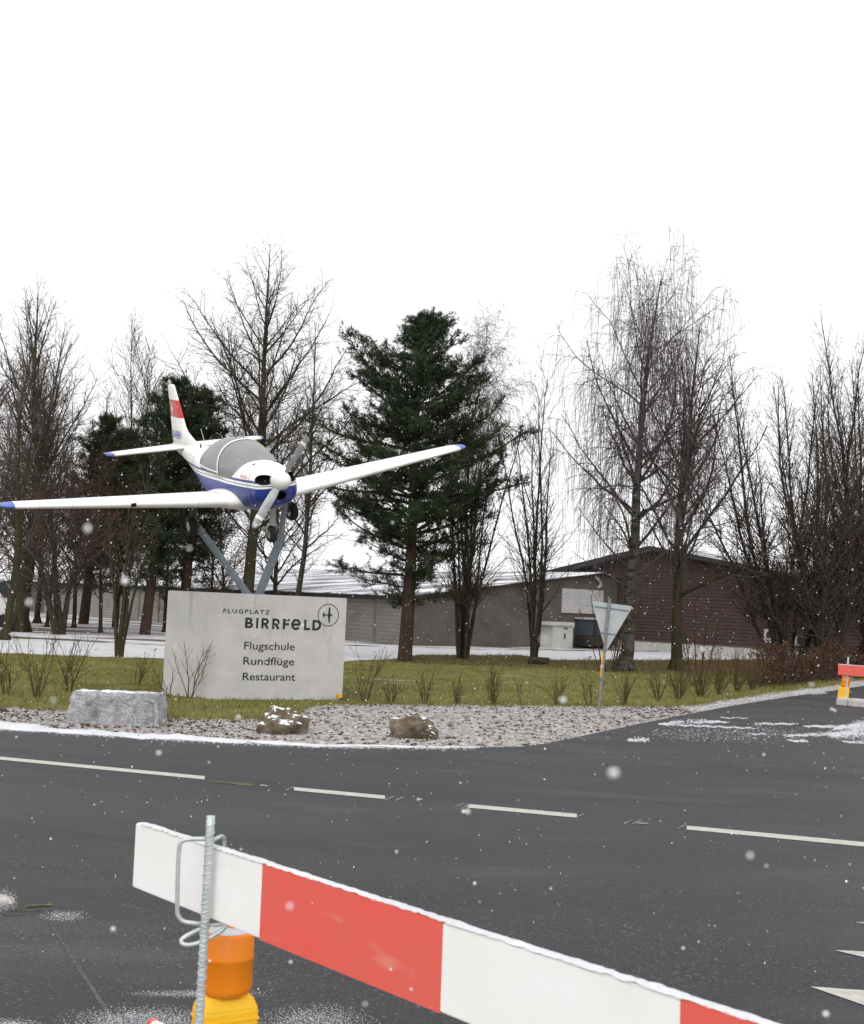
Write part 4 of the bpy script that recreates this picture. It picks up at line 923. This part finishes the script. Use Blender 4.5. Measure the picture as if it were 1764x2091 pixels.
tree('pale bare birch crown showing behind the big pine top', b, H, BIRCH, .24, 61, twig='twig_birch', env=tab(H, (.3, .05), (.45, .26), (.7, .24), (1, .08)), rmin=.012, n=[2.6, 2.4, 3.2, 0], group='birches')
b = base_of(945, 1346); H = top_h(985, 790, b)
tree('dense clump of dark upright stems right of the big pine', b, H, THIN, .075, 63, stems=14, spread=.17, n=[2.6, 3.0, 0, 0], leaves=1600, leafmax=3)
b = base_of(1090, 1352); H = top_h(1085, 775, b)
tree('clump of tall slender bare stems left of the white cabinet', b, H, THIN, .085, 64, stems=6, spread=.13, env=None)
b = base_of(1276, 1370); H = top_h(1345, 560, b)
tree('tall weeping birch with drooping twigs right of centre', b, H, BIRCH, .25, 71, bark='bark_birch', twig='twig_birch', env=tab(H, (.18, .1), (.26, .36), (.45, .40), (.65, .37), (.82, .29), (.93, .20), (1, .12)), tilt=(.02, 0), strings=1900, ang=[1.0, .75, .7, .6], trop=[.02, .035, -.30, -1.6], wob=[.03, .10, .11, .05], group='birches')
b = base_of(1381, 1370); H = top_h(1425, 660, b)
tree('bare tree with ascending limbs just right of the weeping birch', b, H, LIND, .22, 73, bark='bark_moss', env=tab(H, (.12, .2), (.22, .40), (.45, .40), (.7, .28), (1, .06)), tilt=(.015, 0), n=[3.2, 2.8, 3.6, 0])
for i, (x, yb, Y, yt, sd, st, sp, lab) in enumerate(((1610, 1378, 47, 720, 81, 10, .42, 'left part of the dense many stemmed hornbeam beside the barn'), (1695, 1378, 46, 665, 82, 11, .30, 'tallest many stemmed hornbeam at the right picture edge'), (1790, 1380, 47, 650, 83, 8, .26, 'many stemmed hornbeam cut by the right picture edge'))):
    b = base_of(x, yb, Y); H = top_h(x, yt, b); tree(lab, b, H, FAN, .10, sd, stems=st, spread=sp, twig='twig', leaves=8000, leafmax=6.5, n=[3.0, 3.2, 4.0, 0], env=tab(H, (.06, .08), (.15, .24), (.5, .2), (.8, .14), (1, .05)), group='hornbeams at the barn', name='hornbeam')
for x, Y, sd, lab in ((1240, 42, 91, 'thin low shrub stems left of the birch trunk'), (1425, 43, 92, 'low brown shrub right of the bare tree by the barn')):
    b = base_of(x, 1372, Y); tree(lab, b, 3.0, THIN, .025, sd, cat='shrub', name='shrub', group='shrubs under the trees', stems=7, spread=.35, t0=[.1, .1, .1, 0], twig='twig_bush', leaves=250, leafmax=3, thick=.02)
# pines
def pine(label, base, H, r, prof, seed, ntuft, tilt=(0, 0), clear=.25, green='needles', blade=.20):
    """prof: list of (height fraction, half width left, half width right) of the crown"""
    R = random.Random(seed); g = np.random.default_rng(seed); t = thing('pine_tree', label, 'tree', base, 'pines')
    a = []; n_ = 26; pts = []
    for i in range(n_ + 1):
        f = i / n_; pts.append(Vector((tilt[0] * f * H + .12 * math.sin(f * 7 + seed) * f, tilt[1] * f * H, f * H - .05)))
    for i in range(n_): a.append((*pts[i], *pts[i + 1], r * (1 - .9 * i / n_) + .015, r * (1 - .9 * (i + 1) / n_) + .015))
    trunk = np.array(a); br = []; T = []; D = []
    hs = [p_[0] for p_ in prof]; lo = [p_[1] for p_ in prof]; hi = [p_[2] for p_ in prof]
    z = clear * H * .8
    while z < H * .985:
        f = z / H; k0 = R.uniform(0, 6.28); nb = 5 if f > .25 else 3; pc = pts[min(n_, int(f * n_))].lerp(pts[min(n_, int(f * n_) + 1)], f * n_ - int(f * n_))
        for k in range(nb):
            if R.random() < .05: continue
            az = k0 + k * 6.283 / nb + R.uniform(-.3, .3); c = math.cos(az)
            wl = np.interp(f, hs, hi) if c > 0 else np.interp(f, hs, lo); wo = (np.interp(f, hs, hi) + np.interp(f, hs, lo)) / 2
            L = (abs(c) * wl + (1 - abs(c)) * wo) * R.choice((.6, .8, .9, 1.0, 1.1)) * R.uniform(.85, 1.1)
            if L < .15: continue
            d = Vector((c, math.sin(az), R.uniform(-.15, .35) + .9 * max(0, f - .55))).normalized(); p = pc.copy(); m_ = max(3, int(L / .35)); rr = min(.012 + L * .013, r * .4)
            for i in range(m_):
                d = (d + Vector((R.gauss(0, .1), R.gauss(0, .1), R.gauss(0, .07) + .05))).normalized(); q = p + d * (L / m_)
                br.append((*p, *q, rr * (1 - .8 * i / m_) + .004, rr * (1 - .8 * (i + 1) / m_) + .004)); fr = (i + 1) / m_
                if fr > .22:
                    for _ in range(R.choice((2, 3, 3, 4))):
                        sd = (d + Vector((R.gauss(0, .75), R.gauss(0, .75), R.gauss(.12, .35)))).normalized(); sl = R.uniform(.25, .75) * (1.15 - .5 * fr) * min(1, .5 + L * .25)
                        e = p.lerp(q, R.random()); e2 = e + sd * sl; br.append((*e, *e2, .010, .005))
                        for w_ in range(R.choice((3, 4, 5))):
                            T.append(tuple(e.lerp(e2, R.uniform(.35, 1.05)) + Vector((R.gauss(0, .10), R.gauss(0, .10), R.gauss(0, .08))))); D.append(tuple((sd + Vector((R.gauss(0, .4), R.gauss(0, .4), R.gauss(.35, .3)))).normalized()))
                p = q
            T.append(tuple(p)); D.append(tuple(d))
        z += R.uniform(.19, .33) * (1 if f > .3 else 1.6)
    T.append(tuple(pts[-1])); D.append((0, 0, 1))
    seg_mesh('trunk', trunk, 12, 'bark_pine', t); seg_mesh('limbs', br, 4, 'bark_dark', t)['kind'] = 'stuff'
    T = np.array(T); D = np.array(D)
    if len(T) > ntuft: k = g.permutation(len(T))[:ntuft]; T, D = T[k], D[k]
    nb = 15; n_ = len(T); rd = g.normal(0, 1, (n_, nb, 3)); rd -= (rd * D[:, None]).sum(-1, keepdims=True) * D[:, None]; rd /= np.linalg.norm(rd, axis=2, keepdims=True) + 1e-6
    dv = D[:, None] * g.uniform(.25, 1.1, (n_, nb, 1)) + rd * .75; dv /= np.linalg.norm(dv, axis=2, keepdims=True)
    root = T[:, None] + D[:, None] * g.uniform(-.14, .14, (n_, nb, 1)); s = np.cross(dv, g.normal(0, 1, (n_, nb, 3))); s /= np.linalg.norm(s, axis=2, keepdims=True) + 1e-6
    ln = g.uniform(.6, 1.2, (n_, nb, 1)) * blade; V = np.stack([root - s * .013, root + s * .013, root + dv * ln], 2).reshape(-1, 3)
    o = np_obj('needles', V, np.arange(len(V)).reshape(-1, 3), green, t); o['kind'] = 'stuff'; return t
b = base_of(826, 1351); H = top_h(846, 645, b); k = H / 706
pine('large dark pine in the centre standing clear of the sheds', b, H, .25, [(.16, 70 * k, 80 * k), (.25, 140 * k, 110 * k), (.33, 190 * k, 195 * k), (.42, 195 * k, 225 * k), (.52, 205 * k, 230 * k), (.62, 195 * k, 185 * k), (.70, 190 * k, 150 * k), (.78, 175 * k, 150 * k), (.86, 125 * k, 95 * k), (.93, 60 * k, 60 * k), (1, 10 * k, 10 * k)], 101, 20000, (.012, 0), .22, 'needles', .175)
b = base_of(170, 1272, 70); H = top_h(205, 850, b); k = H / 420
pine('leftmost dark pine with straight trunk behind the forked tree', b, H, .30, [(.25, 40 * k, 40 * k), (.4, 75 * k, 70 * k), (.7, 80 * k, 65 * k), (.9, 50 * k, 45 * k), (1, 12 * k, 12 * k)], 102, 4200, (.05, 0), .25, 'needles_old', .26)
b = base_of(295, 1296); H = top_h(345, 775, b); k = H / 520
pine('dark pine behind the tail fin with trunk leaning right', b, H, .26, [(.25, 50 * k, 50 * k), (.4, 85 * k, 80 * k), (.65, 90 * k, 100 * k), (.8, 75 * k, 95 * k), (.92, 45 * k, 50 * k), (1, 14 * k, 14 * k)], 103, 5200, (.07, 0), .22, 'needles', .24)
b = base_of(372, 1290, 60); H = top_h(392, 800, b); k = H / 490
pine('dark pine with thick trunk directly behind the plinth left side', b, H, .30, [(.28, 70 * k, 60 * k), (.45, 95 * k, 80 * k), (.7, 80 * k, 80 * k), (.9, 55 * k, 60 * k), (1, 14 * k, 14 * k)], 104, 4600, (.03, 0), .28, 'needles_old', .25)
b = base_of(235, 1280, 66); H = top_h(245, 880, b); k = H / 400
pine('low dark pine between the two taller left pines', b, H, .18, [(.2, 50 * k, 50 * k), (.45, 75 * k, 75 * k), (.8, 55 * k, 60 * k), (1, 14 * k, 14 * k)], 105, 3400, (.01, 0), .22, 'needles_old', .25)
# beech saplings still holding brown leaves
for x, y, Y, yt, sd, lab in ((95, 1290, 62, 1000, 111, 'brown leaved beech sapling beside the mossy left trunk'), (205, 1290, 58, 960, 112, 'brown leaved beech sapling between the left pine trunks'), (335, 1290, 62, 1020, 113, 'brown leaved beech sapling just left of the plinth'), (430, 1290, 64, 1040, 114, 'brown leaved beech sapling under the aircraft wing'), (455, 1290, 70, 930, 115, 'twiggy beech sapling behind the aircraft cabin')):
    b = base_of(x, y, Y); H = top_h(x, yt, b); tree(lab, b, H, LIND, .10, sd, env=tab(H, (.1, .2), (.25, .5), (.6, .45), (1, .12)), leaves=3800, leafmax=9, leafsize=.09, name='beech_sapling', group='brown leaved beech saplings')
# ------------------------------------------------------------------ low planting
def bush(label, x, y, hpx, stems, seed, spread=.35, mat='twig_bush', leaves=10, group='young shrubs along the verge', r=.011, Y=None):
    b = base_of(x, y, Y); h = hpx * b.y / F; R = random.Random(seed); t = thing('young_shrub', label, 'shrub', b, group); B = Buf()
    S = dict(seg=[.12, .10, .1], wob=[.10, .14, .1], trop=[.25, .2, 0], n=[7 / max(h, .3), 0, 0], t0=[.25, .1, 0], ang=[.5, .5, .5], ratio=[.42, .4, .4], rr=[.7, .6, .6], rmin=.0042, max=1)
    for k in range(stems):
        a = R.uniform(0, 6.28); s = R.uniform(.1, 1) * spread; B.stem = k; grow(B, R, (math.cos(a) * .05, math.sin(a) * .05, -.02), tuple(Vector((math.cos(a) * s, math.sin(a) * s, 1)).normalized()), h * R.uniform(.55, 1.05), r * R.uniform(.6, 1), .004, 0, S)
    for st_ in B.tr.values(): seg_mesh('stem', st_, 4, mat, t)
    if B.a: seg_mesh('twigs', B.a, 3, mat, t)['kind'] = 'stuff'
    if leaves: g = np.random.default_rng(seed); T = np.array([p for p, d in B.tips]); leaf_mesh('dead_leaves', T[g.integers(0, len(T), leaves)], .05, 'dead_leaf', t, g)
for i, (x, y, h, s, lab) in enumerate(((745, 1433, 115, 8, 'first young shrub right of the plinth, tallest twigs'), (797, 1436, 62, 13, 'second young shrub right of the plinth'), (868, 1438, 78, 11, 'third young shrub right of the plinth, below the pine trunk'), (932, 1439, 62, 8, 'fourth young shrub right of the plinth'), (1006, 1439, 90, 15, 'fifth and bushiest young shrub right of the plinth'), (1068, 1441, 66, 2, 'single thin twig shrub between two bushier ones'), (1137, 1439, 72, 10, 'young shrub just left of the road sign post'), (1203, 1442, 62, 8, 'young shrub directly behind the road sign post'), (1271, 1442, 80, 13, 'young shrub right of the road sign post'), (1343, 1431, 70, 12, 'young shrub above the small dark stone'), (12, 1417, 120, 10, 'leftmost young shrub at the picture edge'), (75, 1423, 135, 11, 'second young shrub from the left picture edge'), (141, 1412, 120, 12, 'young shrub behind the granite block left end'), (280, 1398, 70, 7, 'low young shrub behind the granite block right end'))):
    bush(lab, x, y, h, s, 200 + i)
bush('tall branching shrub in front of the plinth left face', 388, 1424, 122, 5, 231, .55, r=.014, leaves=3); bush('small thin shrub at the left corner of the plinth', 346, 1424, 75, 4, 232, .3, leaves=2)
for i, (x, y, h, lab) in enumerate(((1385, 1426, 80, 'olive shrub at the left of the thicket by the side road'), (1430, 1422, 88, 'second olive shrub of the thicket by the side road'), (1470, 1418, 92, 'middle olive shrub of the thicket by the side road'), (1505, 1412, 92, 'fourth olive shrub of the thicket by the side road'), (1535, 1408, 84, 'olive shrub at the hedge end of the thicket'))):
    bush(lab, x, y, h, 26, 240 + i, .55, leaves=25, group='olive thicket by the side road')
hb0 = base_of(1555, 1404); hb1 = base_of(1850, 1372)
t = thing('beech_hedge', 'low brown leaved beech hedge beside the side road', 'hedge', hb0); g = np.random.default_rng(77); n_ = 15000
f_ = g.uniform(0, 1, n_); P = np.array(hb0)[None] + f_[:, None] * (np.array(hb1) - np.array(hb0))[None]; hh = 1.25 + .25 * np.sin(f_ * 19) + .15 * np.sin(f_ * 47)
off = g.normal(0, .45, n_); z = g.uniform(0, 1, n_) * hh * np.clip(1 - (off / 1.2) ** 2, .1, 1); P[:, 1] += .7 + off; P[:, 0] += g.normal(0, .1, n_); P[:, 2] = z; P -= np.array(hb0)[None]
leaf_mesh('leaves', P, .085, 'dead_leaf', t, g)
st = []
for k in range(1600):
    i = g.integers(0, n_); q = P[i]; st.append((q[0] + g.normal(0, .1), q[1] + g.normal(0, .1), max(0, q[2] - g.uniform(.2, .6)), *q, .006, .004))
seg_mesh('twigs', st, 3, 'twig', t)['kind'] = 'stuff'
p = base_of(1098, 1357); t = thing('log', 'short cut log lying at the foot of the slender stems', 'log', p); mesh_obj('bark', *tube([(-.35, .1, .13), (0, .02, .14), (.4, -.1, .14)], [.14, .15, .14], 14), 'bark_dark', t); mesh_obj('cut_end', *tube([(.401, -.1, .14), (.406, -.101, .14)], .12, 14), 'log', t)
# white van half hidden by the left trunks
p = base_of(-28, 1290, 60); t = thing('delivery_van', 'pale van mostly hidden behind the left tree trunks', 'van', p)
vb = [(-1.9, .55), (-1.9, 2.25), (.35, 2.3), (1.05, 1.45), (1.8, 1.2), (1.85, .5)]
v = [(x, y, z) for y in (-.9, .9) for x, z in vb]; o = mesh_obj('body', v, [tuple(range(6)), tuple(range(11, 5, -1))] + [(i, 6 + i, 6 + (i + 1) % 6, (i + 1) % 6) for i in range(6)], 'van_white', t); bevel(o.data, .06, 2)
mesh_obj('windscreen', [(.45, -.78, 2.2), (1.06, -.78, 1.49), (1.06, .78, 1.49), (.45, .78, 2.2)], [(0, 1, 2, 3)], 'window_glass', t).location = (.03, 0, .03)
mesh_obj('side_window', [(-.5, -.915, 1.4), (.75, -.915, 1.4), (.25, -.915, 2.1), (-.5, -.915, 2.1)], [(0, 1, 2, 3)], 'window_glass', t)
for x in (-1.2, 1.15):
    for y in (-.88, .88): mesh_obj('wheel', *lathe([(.05, -.1), (.28, -.1), (.33, -.06), (.33, .06), (.28, .1), (.05, .1)], 20, 'y', (x, y, .33)), 'rubber', t)

# ================================================================== near barrier
BS = .2
def bdep(x): return BS * F / (128 + .082 * (x - 277))
def btop(x): return 1680 + .3225 * (x - 277)
TL = dep(277, btop(277), bdep(277)); TR = dep(1390, btop(1390), bdep(1390)); bdir = (TR - TL).normalized(); bup = Vector((0, 0, 1)); bup = (bup - bdir * bup.dot(bdir)).normalized(); bn_ = bdir.cross(bup)  # faces the viewer
def bface(x): # length along the board for picture column x at its top edge
    q = hit(x, btop(x), TL, bn_); return (q - TL).dot(bdir)
def plank(t, name, s0, s1, d0, d1, h0, h1, mat):
    v = [bdir * s + bn_ * d + bup * h for s in (s0, s1) for d in (d0, d1) for h in (h0, h1)]
    return mesh_obj(name, v, box(0, 1, 0, 1, 0, 1)[1], mat, t)
LB = 3.6; t = thing('barrier_board', 'red and white striped barrier board across the foreground', 'barrier', TL)
brd = plank(t, 'board', 0, LB, -.027, 0, -BS, 0, 'barrier_white'); bevel(brd.data, .004, 2)
e = [bface(x) for x in (537, 905, 1390)]
seg = e[1] - e[0]; s = e[0]
for k in range(3): plank(t, 'red_stripe', s, s + seg, -.0285, .0015, -BS - .0015, .001, 'barrier_red'); s += 2 * (e[2] - e[0]) / 2
g = np.random.default_rng(8); v = []; f = []; N_ = 240
for i in range(N_ + 1):
    s = .03 + (LB - .06) * i / N_; h = .0045 + .0025 * math.sin(i * .31) * math.sin(i * .17) + g.uniform(-.0015, .002)
    for d, hh in ((-.026 + g.normal(0, .001), .001), (-.02, h * .8), (-.010, h), (-.003 + g.normal(0, .0015), h * .55), (.0025 + g.normal(0, .0006), .0 + g.normal(0, .0012))): v.append(bdir * s + bn_ * d + bup * (hh + .0012))
for i in range(N_):
    for k in range(4): f.append((i * 5 + k, i * 5 + k + 1, (i + 1) * 5 + k + 1, (i + 1) * 5 + k))
mesh_obj('snow_cap', v, f, 'snow', t, True)
plank(t, 'end_grain', -.0012, .0, -.0255, -.0015, -BS + .002, -.003, 'wood_end')
# post with bent wire holder
pd = bdep(430) - .035; pt_ = dep(430.5, 1666, pd); gx = gz(pt_.y) + .012
t = thing('barrier_post', 'ribbed galvanised steel rod with bent wire board holder', 'barrier post', (pt_.x, pt_.y, gx)); PH = pt_.z - gx; O = Vector((pt_.x, pt_.y, gx)); pr_ = 9.3 * pd / F
mesh_obj('rod', *tube([(0, 0, z) for z in np.linspace(0, PH, 30)], pr_ * .92, 18), 'galvanised', t, True)
for hand in (1, -1):                                     # two rib helices: pitch like deformed bar
    pts_ = []; turns = PH / .027
    for i in range(int(turns * 14)):
        a = 2 * math.pi * i / 14 * hand; z = PH * i / (turns * 14)
        if z < PH - .20 or hand == 1: pts_.append((math.cos(a) * pr_ * .93, math.sin(a) * pr_ * .93, z))
    mesh_obj('rib', *tube(pts_, .0022, 5), 'galvanised', t, True)
def wire(name, pix, r=4.6):
    P_ = [dep(x, y, pd + dz) - O for x, y, dz in pix]; Q = []
    for i in range(len(P_) - 1):                          # rounded corners by Catmull-Rom
        a, b_, c, d = P_[max(i - 1, 0)], P_[i], P_[i + 1], P_[min(i + 2, len(P_) - 1)]
        for k in range(6):
            u = k / 6; Q.append(.5 * ((2 * b_) + (c - a) * u + (2 * a - 5 * b_ + 4 * c - d) * u * u + (3 * b_ - a - 3 * c + d) * u ** 3))
    Q.append(P_[-1]); mesh_obj(name, *tube(Q, r * pd / F, 10), 'galvanised', t, True)
wire('wire_holder', [(432, 1713, .01), (400, 1713, -.005), (382, 1714, -.01), (370, 1719, -.012), (366, 1733, -.012), (363, 1790, -.012), (362, 1855, -.012), (364, 1870, -.012), (374, 1881, -.01), (395, 1885, -.008), (430, 1889, .01)])
wire('wire_holder', [(436, 1715, .0), (446, 1710, .02), (453, 1708, .05), (458, 1714, .075), (458, 1735, .08), (458, 1760, .08), (458, 1880, .08)], 4.2)
wire('wire_handle', [(436, 1889, .0), (452, 1887, -.005), (459, 1892, -.01), (450, 1902, -.015), (420, 1919, -.02), (395, 1928, -.022), (378, 1929, -.022), (370, 1923, -.02), (376, 1914, -.015), (400, 1901, -.005), (430, 1888, .005)])
o = mesh_obj('foot', *box(-.30, .30, -.14, .14, -.02, .11), 'concrete_light', t); bevel(o.data, .02, 2); o.rotation_euler.z = -.6
def lamp(label, c, sc, up_=Vector((0, 0, 1)), group='amber warning lamps'):
    """c: centre of the lens base; sc: lens radius"""
    t = thing('warning_lamp', label, 'warning lamp', c, group); u = up_.normalized(); t.rotation_euler = u.to_track_quat('Z', 'Y').to_euler(); r = sc; H_ = 2.45 * r
    ln = mesh_obj('lens', *lathe([(r * .62, -.05 * r), (r * .82, .0), (r * .96, .16 * r), (r, .3 * r), (r * 1.0, H_ * .55), (r * 1.02, H_ * .56), (r * 1.0, H_ * .60), (r * .985, H_ * .93), (r * .94, H_ * .985), (r * .30, H_), (r * .22, H_ + .02 * r)], 36), 'lamp_lens', t, True)
    v, f = loft([[(r * x, r * y, H_ + h * r) for x, y in ((-.34 * s_, -.13), (.34 * s_, -.13), (.34 * s_, .13), (-.34 * s_, .13))] for s_, h in ((1, 0), (.72, .1), (.5, .30), (.38, .36))])
    nb = mesh_obj('lifting_lug', v, f, 'lamp_lens', ln); bevel(nb.data, r * .04, 2)
    g = np.random.default_rng(4); lump('snow_cap', lambda d: (d.x * r * .93, d.y * r * .93, max(d.z, -.2) * r * .10), 2, 'snow', ln, 4, r * .06, 30).location = (0, 0, H_ * .99)
    w1, w0 = r * 1.13, r * .98
    v, f = loft([[(x * ww, y * ww * .62, h) for x, y in ((-1, -1), (1, -1), (1, 1), (-1, 1))] for ww, h in ((w1, -3.4 * r), (w1, -.55 * r), (w0 * .93, -.06 * r), (w0 * .7, .0))])
    bd_ = mesh_obj('battery_box', v, f, 'lamp_body', t); bevel(bd_.data, r * .09, 3); bd_.rotation_euler.z = .5
    for h in (-.9, -1.9): o = box_obj('rib', (-w1 * 1.03, w1 * 1.03, -w1 * .65, w1 * .65, h * r - .06 * r, h * r + .06 * r), 'lamp_body', bd_, r * .03)
    return t
lc = dep(462, 2026, bdep(430) + .11)
lamp('amber warning lamp on yellow battery box behind the near barrier post', lc, 52 * (bdep(430) + .11) / F)
# second, lower board
TL2 = dep(302, 2083, bdep(277)); t = thing('barrier_board', 'lower barrier board showing only its corner at the bottom edge', 'barrier', TL2)
brd = plank(t, 'board', 0, LB, -.027, 0, -BS, 0, 'barrier_white'); bevel(brd.data, .004, 2); plank(t, 'red_stripe', .0, .018, -.0285, .0015, -BS - .0015, .0012, 'barrier_red')
# ------------------------------------------------------------------ far barrier closing the side road
k0 = G(1706, 1441); k1 = G(1766, 1447); kd = (k1 - k0).normalized(); kn = Vector((-kd.y, kd.x, 0)); hK = at(1706, 1425, k0.y).z
def kerbpiece(s0, s1):
    t = thing('kerb_stone', 'first light concrete kerb stone under the far barrier' if s0 == 0 else 'second light concrete kerb stone under the far barrier', 'kerb', k0, 'kerb stones under the far barrier')
    v = [kd * s + kn * d + Vector((0, 0, h)) for s in (s0, s1) for d in (0, .3) for h in (.0, hK)]; o = mesh_obj('block', v, box(0, 1, 0, 1, 0, 1)[1], 'concrete_light', t); bevel(o.data, .03, 3)
    v = [kd * s + kn * d + Vector((0, 0, h)) for s in (s0 + .04, s1 - .04) for d in (.03, .27) for h in (hK - .01, hK + .015)]; o = mesh_obj('snow_cap', v, box(0, 1, 0, 1, 0, 1)[1], 'snow', t); bevel(o.data, .01, 2)
kerbpiece(0, .30); kerbpiece(.31, 2.6)
b0 = k0 + kd * .2 + kn * .15; b0.z = hK; tpz = at(1722, 1341, b0.y).z
t = thing('barrier_post', 'thin steel post of the far barrier beside the hedge', 'barrier post', (b0.x, b0.y, hK)); mesh_obj('rod', *tube([(0, 0, 0), (.04, 0, tpz - hK)], .022, 10), 'galvanised', t)
mesh_obj('wire_holder', *tube([(.10, -.11, .42), (.12, -.11, .75), (.12, -.02, .77), (.05, 0, .78)], .008, 6), 'galvanised', t)
a = at(1711, 1357, k0.y + .02); z1 = a.z; z0 = at(1711, 1378, k0.y + .02).z
t = thing('barrier_board', 'bright red end of the far barrier board at the right picture edge', 'barrier', (a.x, a.y, z0))
v = [kd * s + kn * d + Vector((0, 0, h)) for s in (0, .9) for d in (0, .03) for h in (0, z1 - z0)]; o = mesh_obj('red_stripe', v, box(0, 1, 0, 1, 0, 1)[1], 'barrier_red', t); bevel(o.data, .006, 2)
v = [kd * s + kn * d + Vector((0, 0, h)) for s in (.903, 3.2) for d in (0, .03) for h in (0, z1 - z0)]; o = mesh_obj('white_stripe', v, box(0, 1, 0, 1, 0, 1)[1], 'barrier_white', t); bevel(o.data, .006, 2)
v = [kd * s + kn * d + Vector((0, 0, h)) for s in (0.01, 3.1) for d in (.002, .028) for h in (z1 - z0, z1 - z0 + .02)]; mesh_obj('snow_cap', v, box(0, 1, 0, 1, 0, 1)[1], 'snow', t)
c = at(1724.5, 1402, k0.y + .06); lamp('small tilted amber lamp hanging on the far barrier', c, .105, Vector((.16, 0, 1)))
# ================================================================== falling snow
g = np.random.default_rng(19); n_ = 3400
Y = 1.1 + 23 * g.uniform(0, 1, n_) ** .75; X = g.uniform(-.42, .42, n_) * Y; Z = g.uniform(0, 1, n_) * (1.2 + .25 * Y) + GZ(Y) + .2
R_ = g.uniform(.0013, .0037, n_) * np.where(g.random(n_) < .05, 1.6, 1) * np.clip(Y / 7, .55, 1.5)
nn = 34; D_ = g.uniform(.42, 1.5, nn); q = [dep(g.uniform(20, 1750), g.uniform(1050, 2080), d) for d in D_]
X = np.concatenate([X, [p.x for p in q]]); Y = np.concatenate([Y, [p.y for p in q]]); Z = np.concatenate([Z, [p.z for p in q]]); R_ = np.concatenate([R_, g.uniform(.0008, .0019, nn)]); n_ += nn
bm = bmesh.new(); bmesh.ops.create_icosphere(bm, subdivisions=1, radius=1); bv = np.array([v.co for v in bm.verts]); bm.verts.index_update(); bf = np.array([[v.index for v in q.verts] for q in bm.faces]); bm.free()
V = bv[None] * R_[:, None, None] * g.uniform(.75, 1.2, (n_, 1, 3)) + np.stack([X, Y, Z], 1)[:, None]
o = np_obj('falling_snow', V.reshape(-1, 3), (bf[None] + (np.arange(n_) * len(bv))[:, None, None]).reshape(-1, 3), 'flake', None, True); o['kind'] = 'stuff'
tag(o, 'scattered snowflakes falling through the air', 'snow')
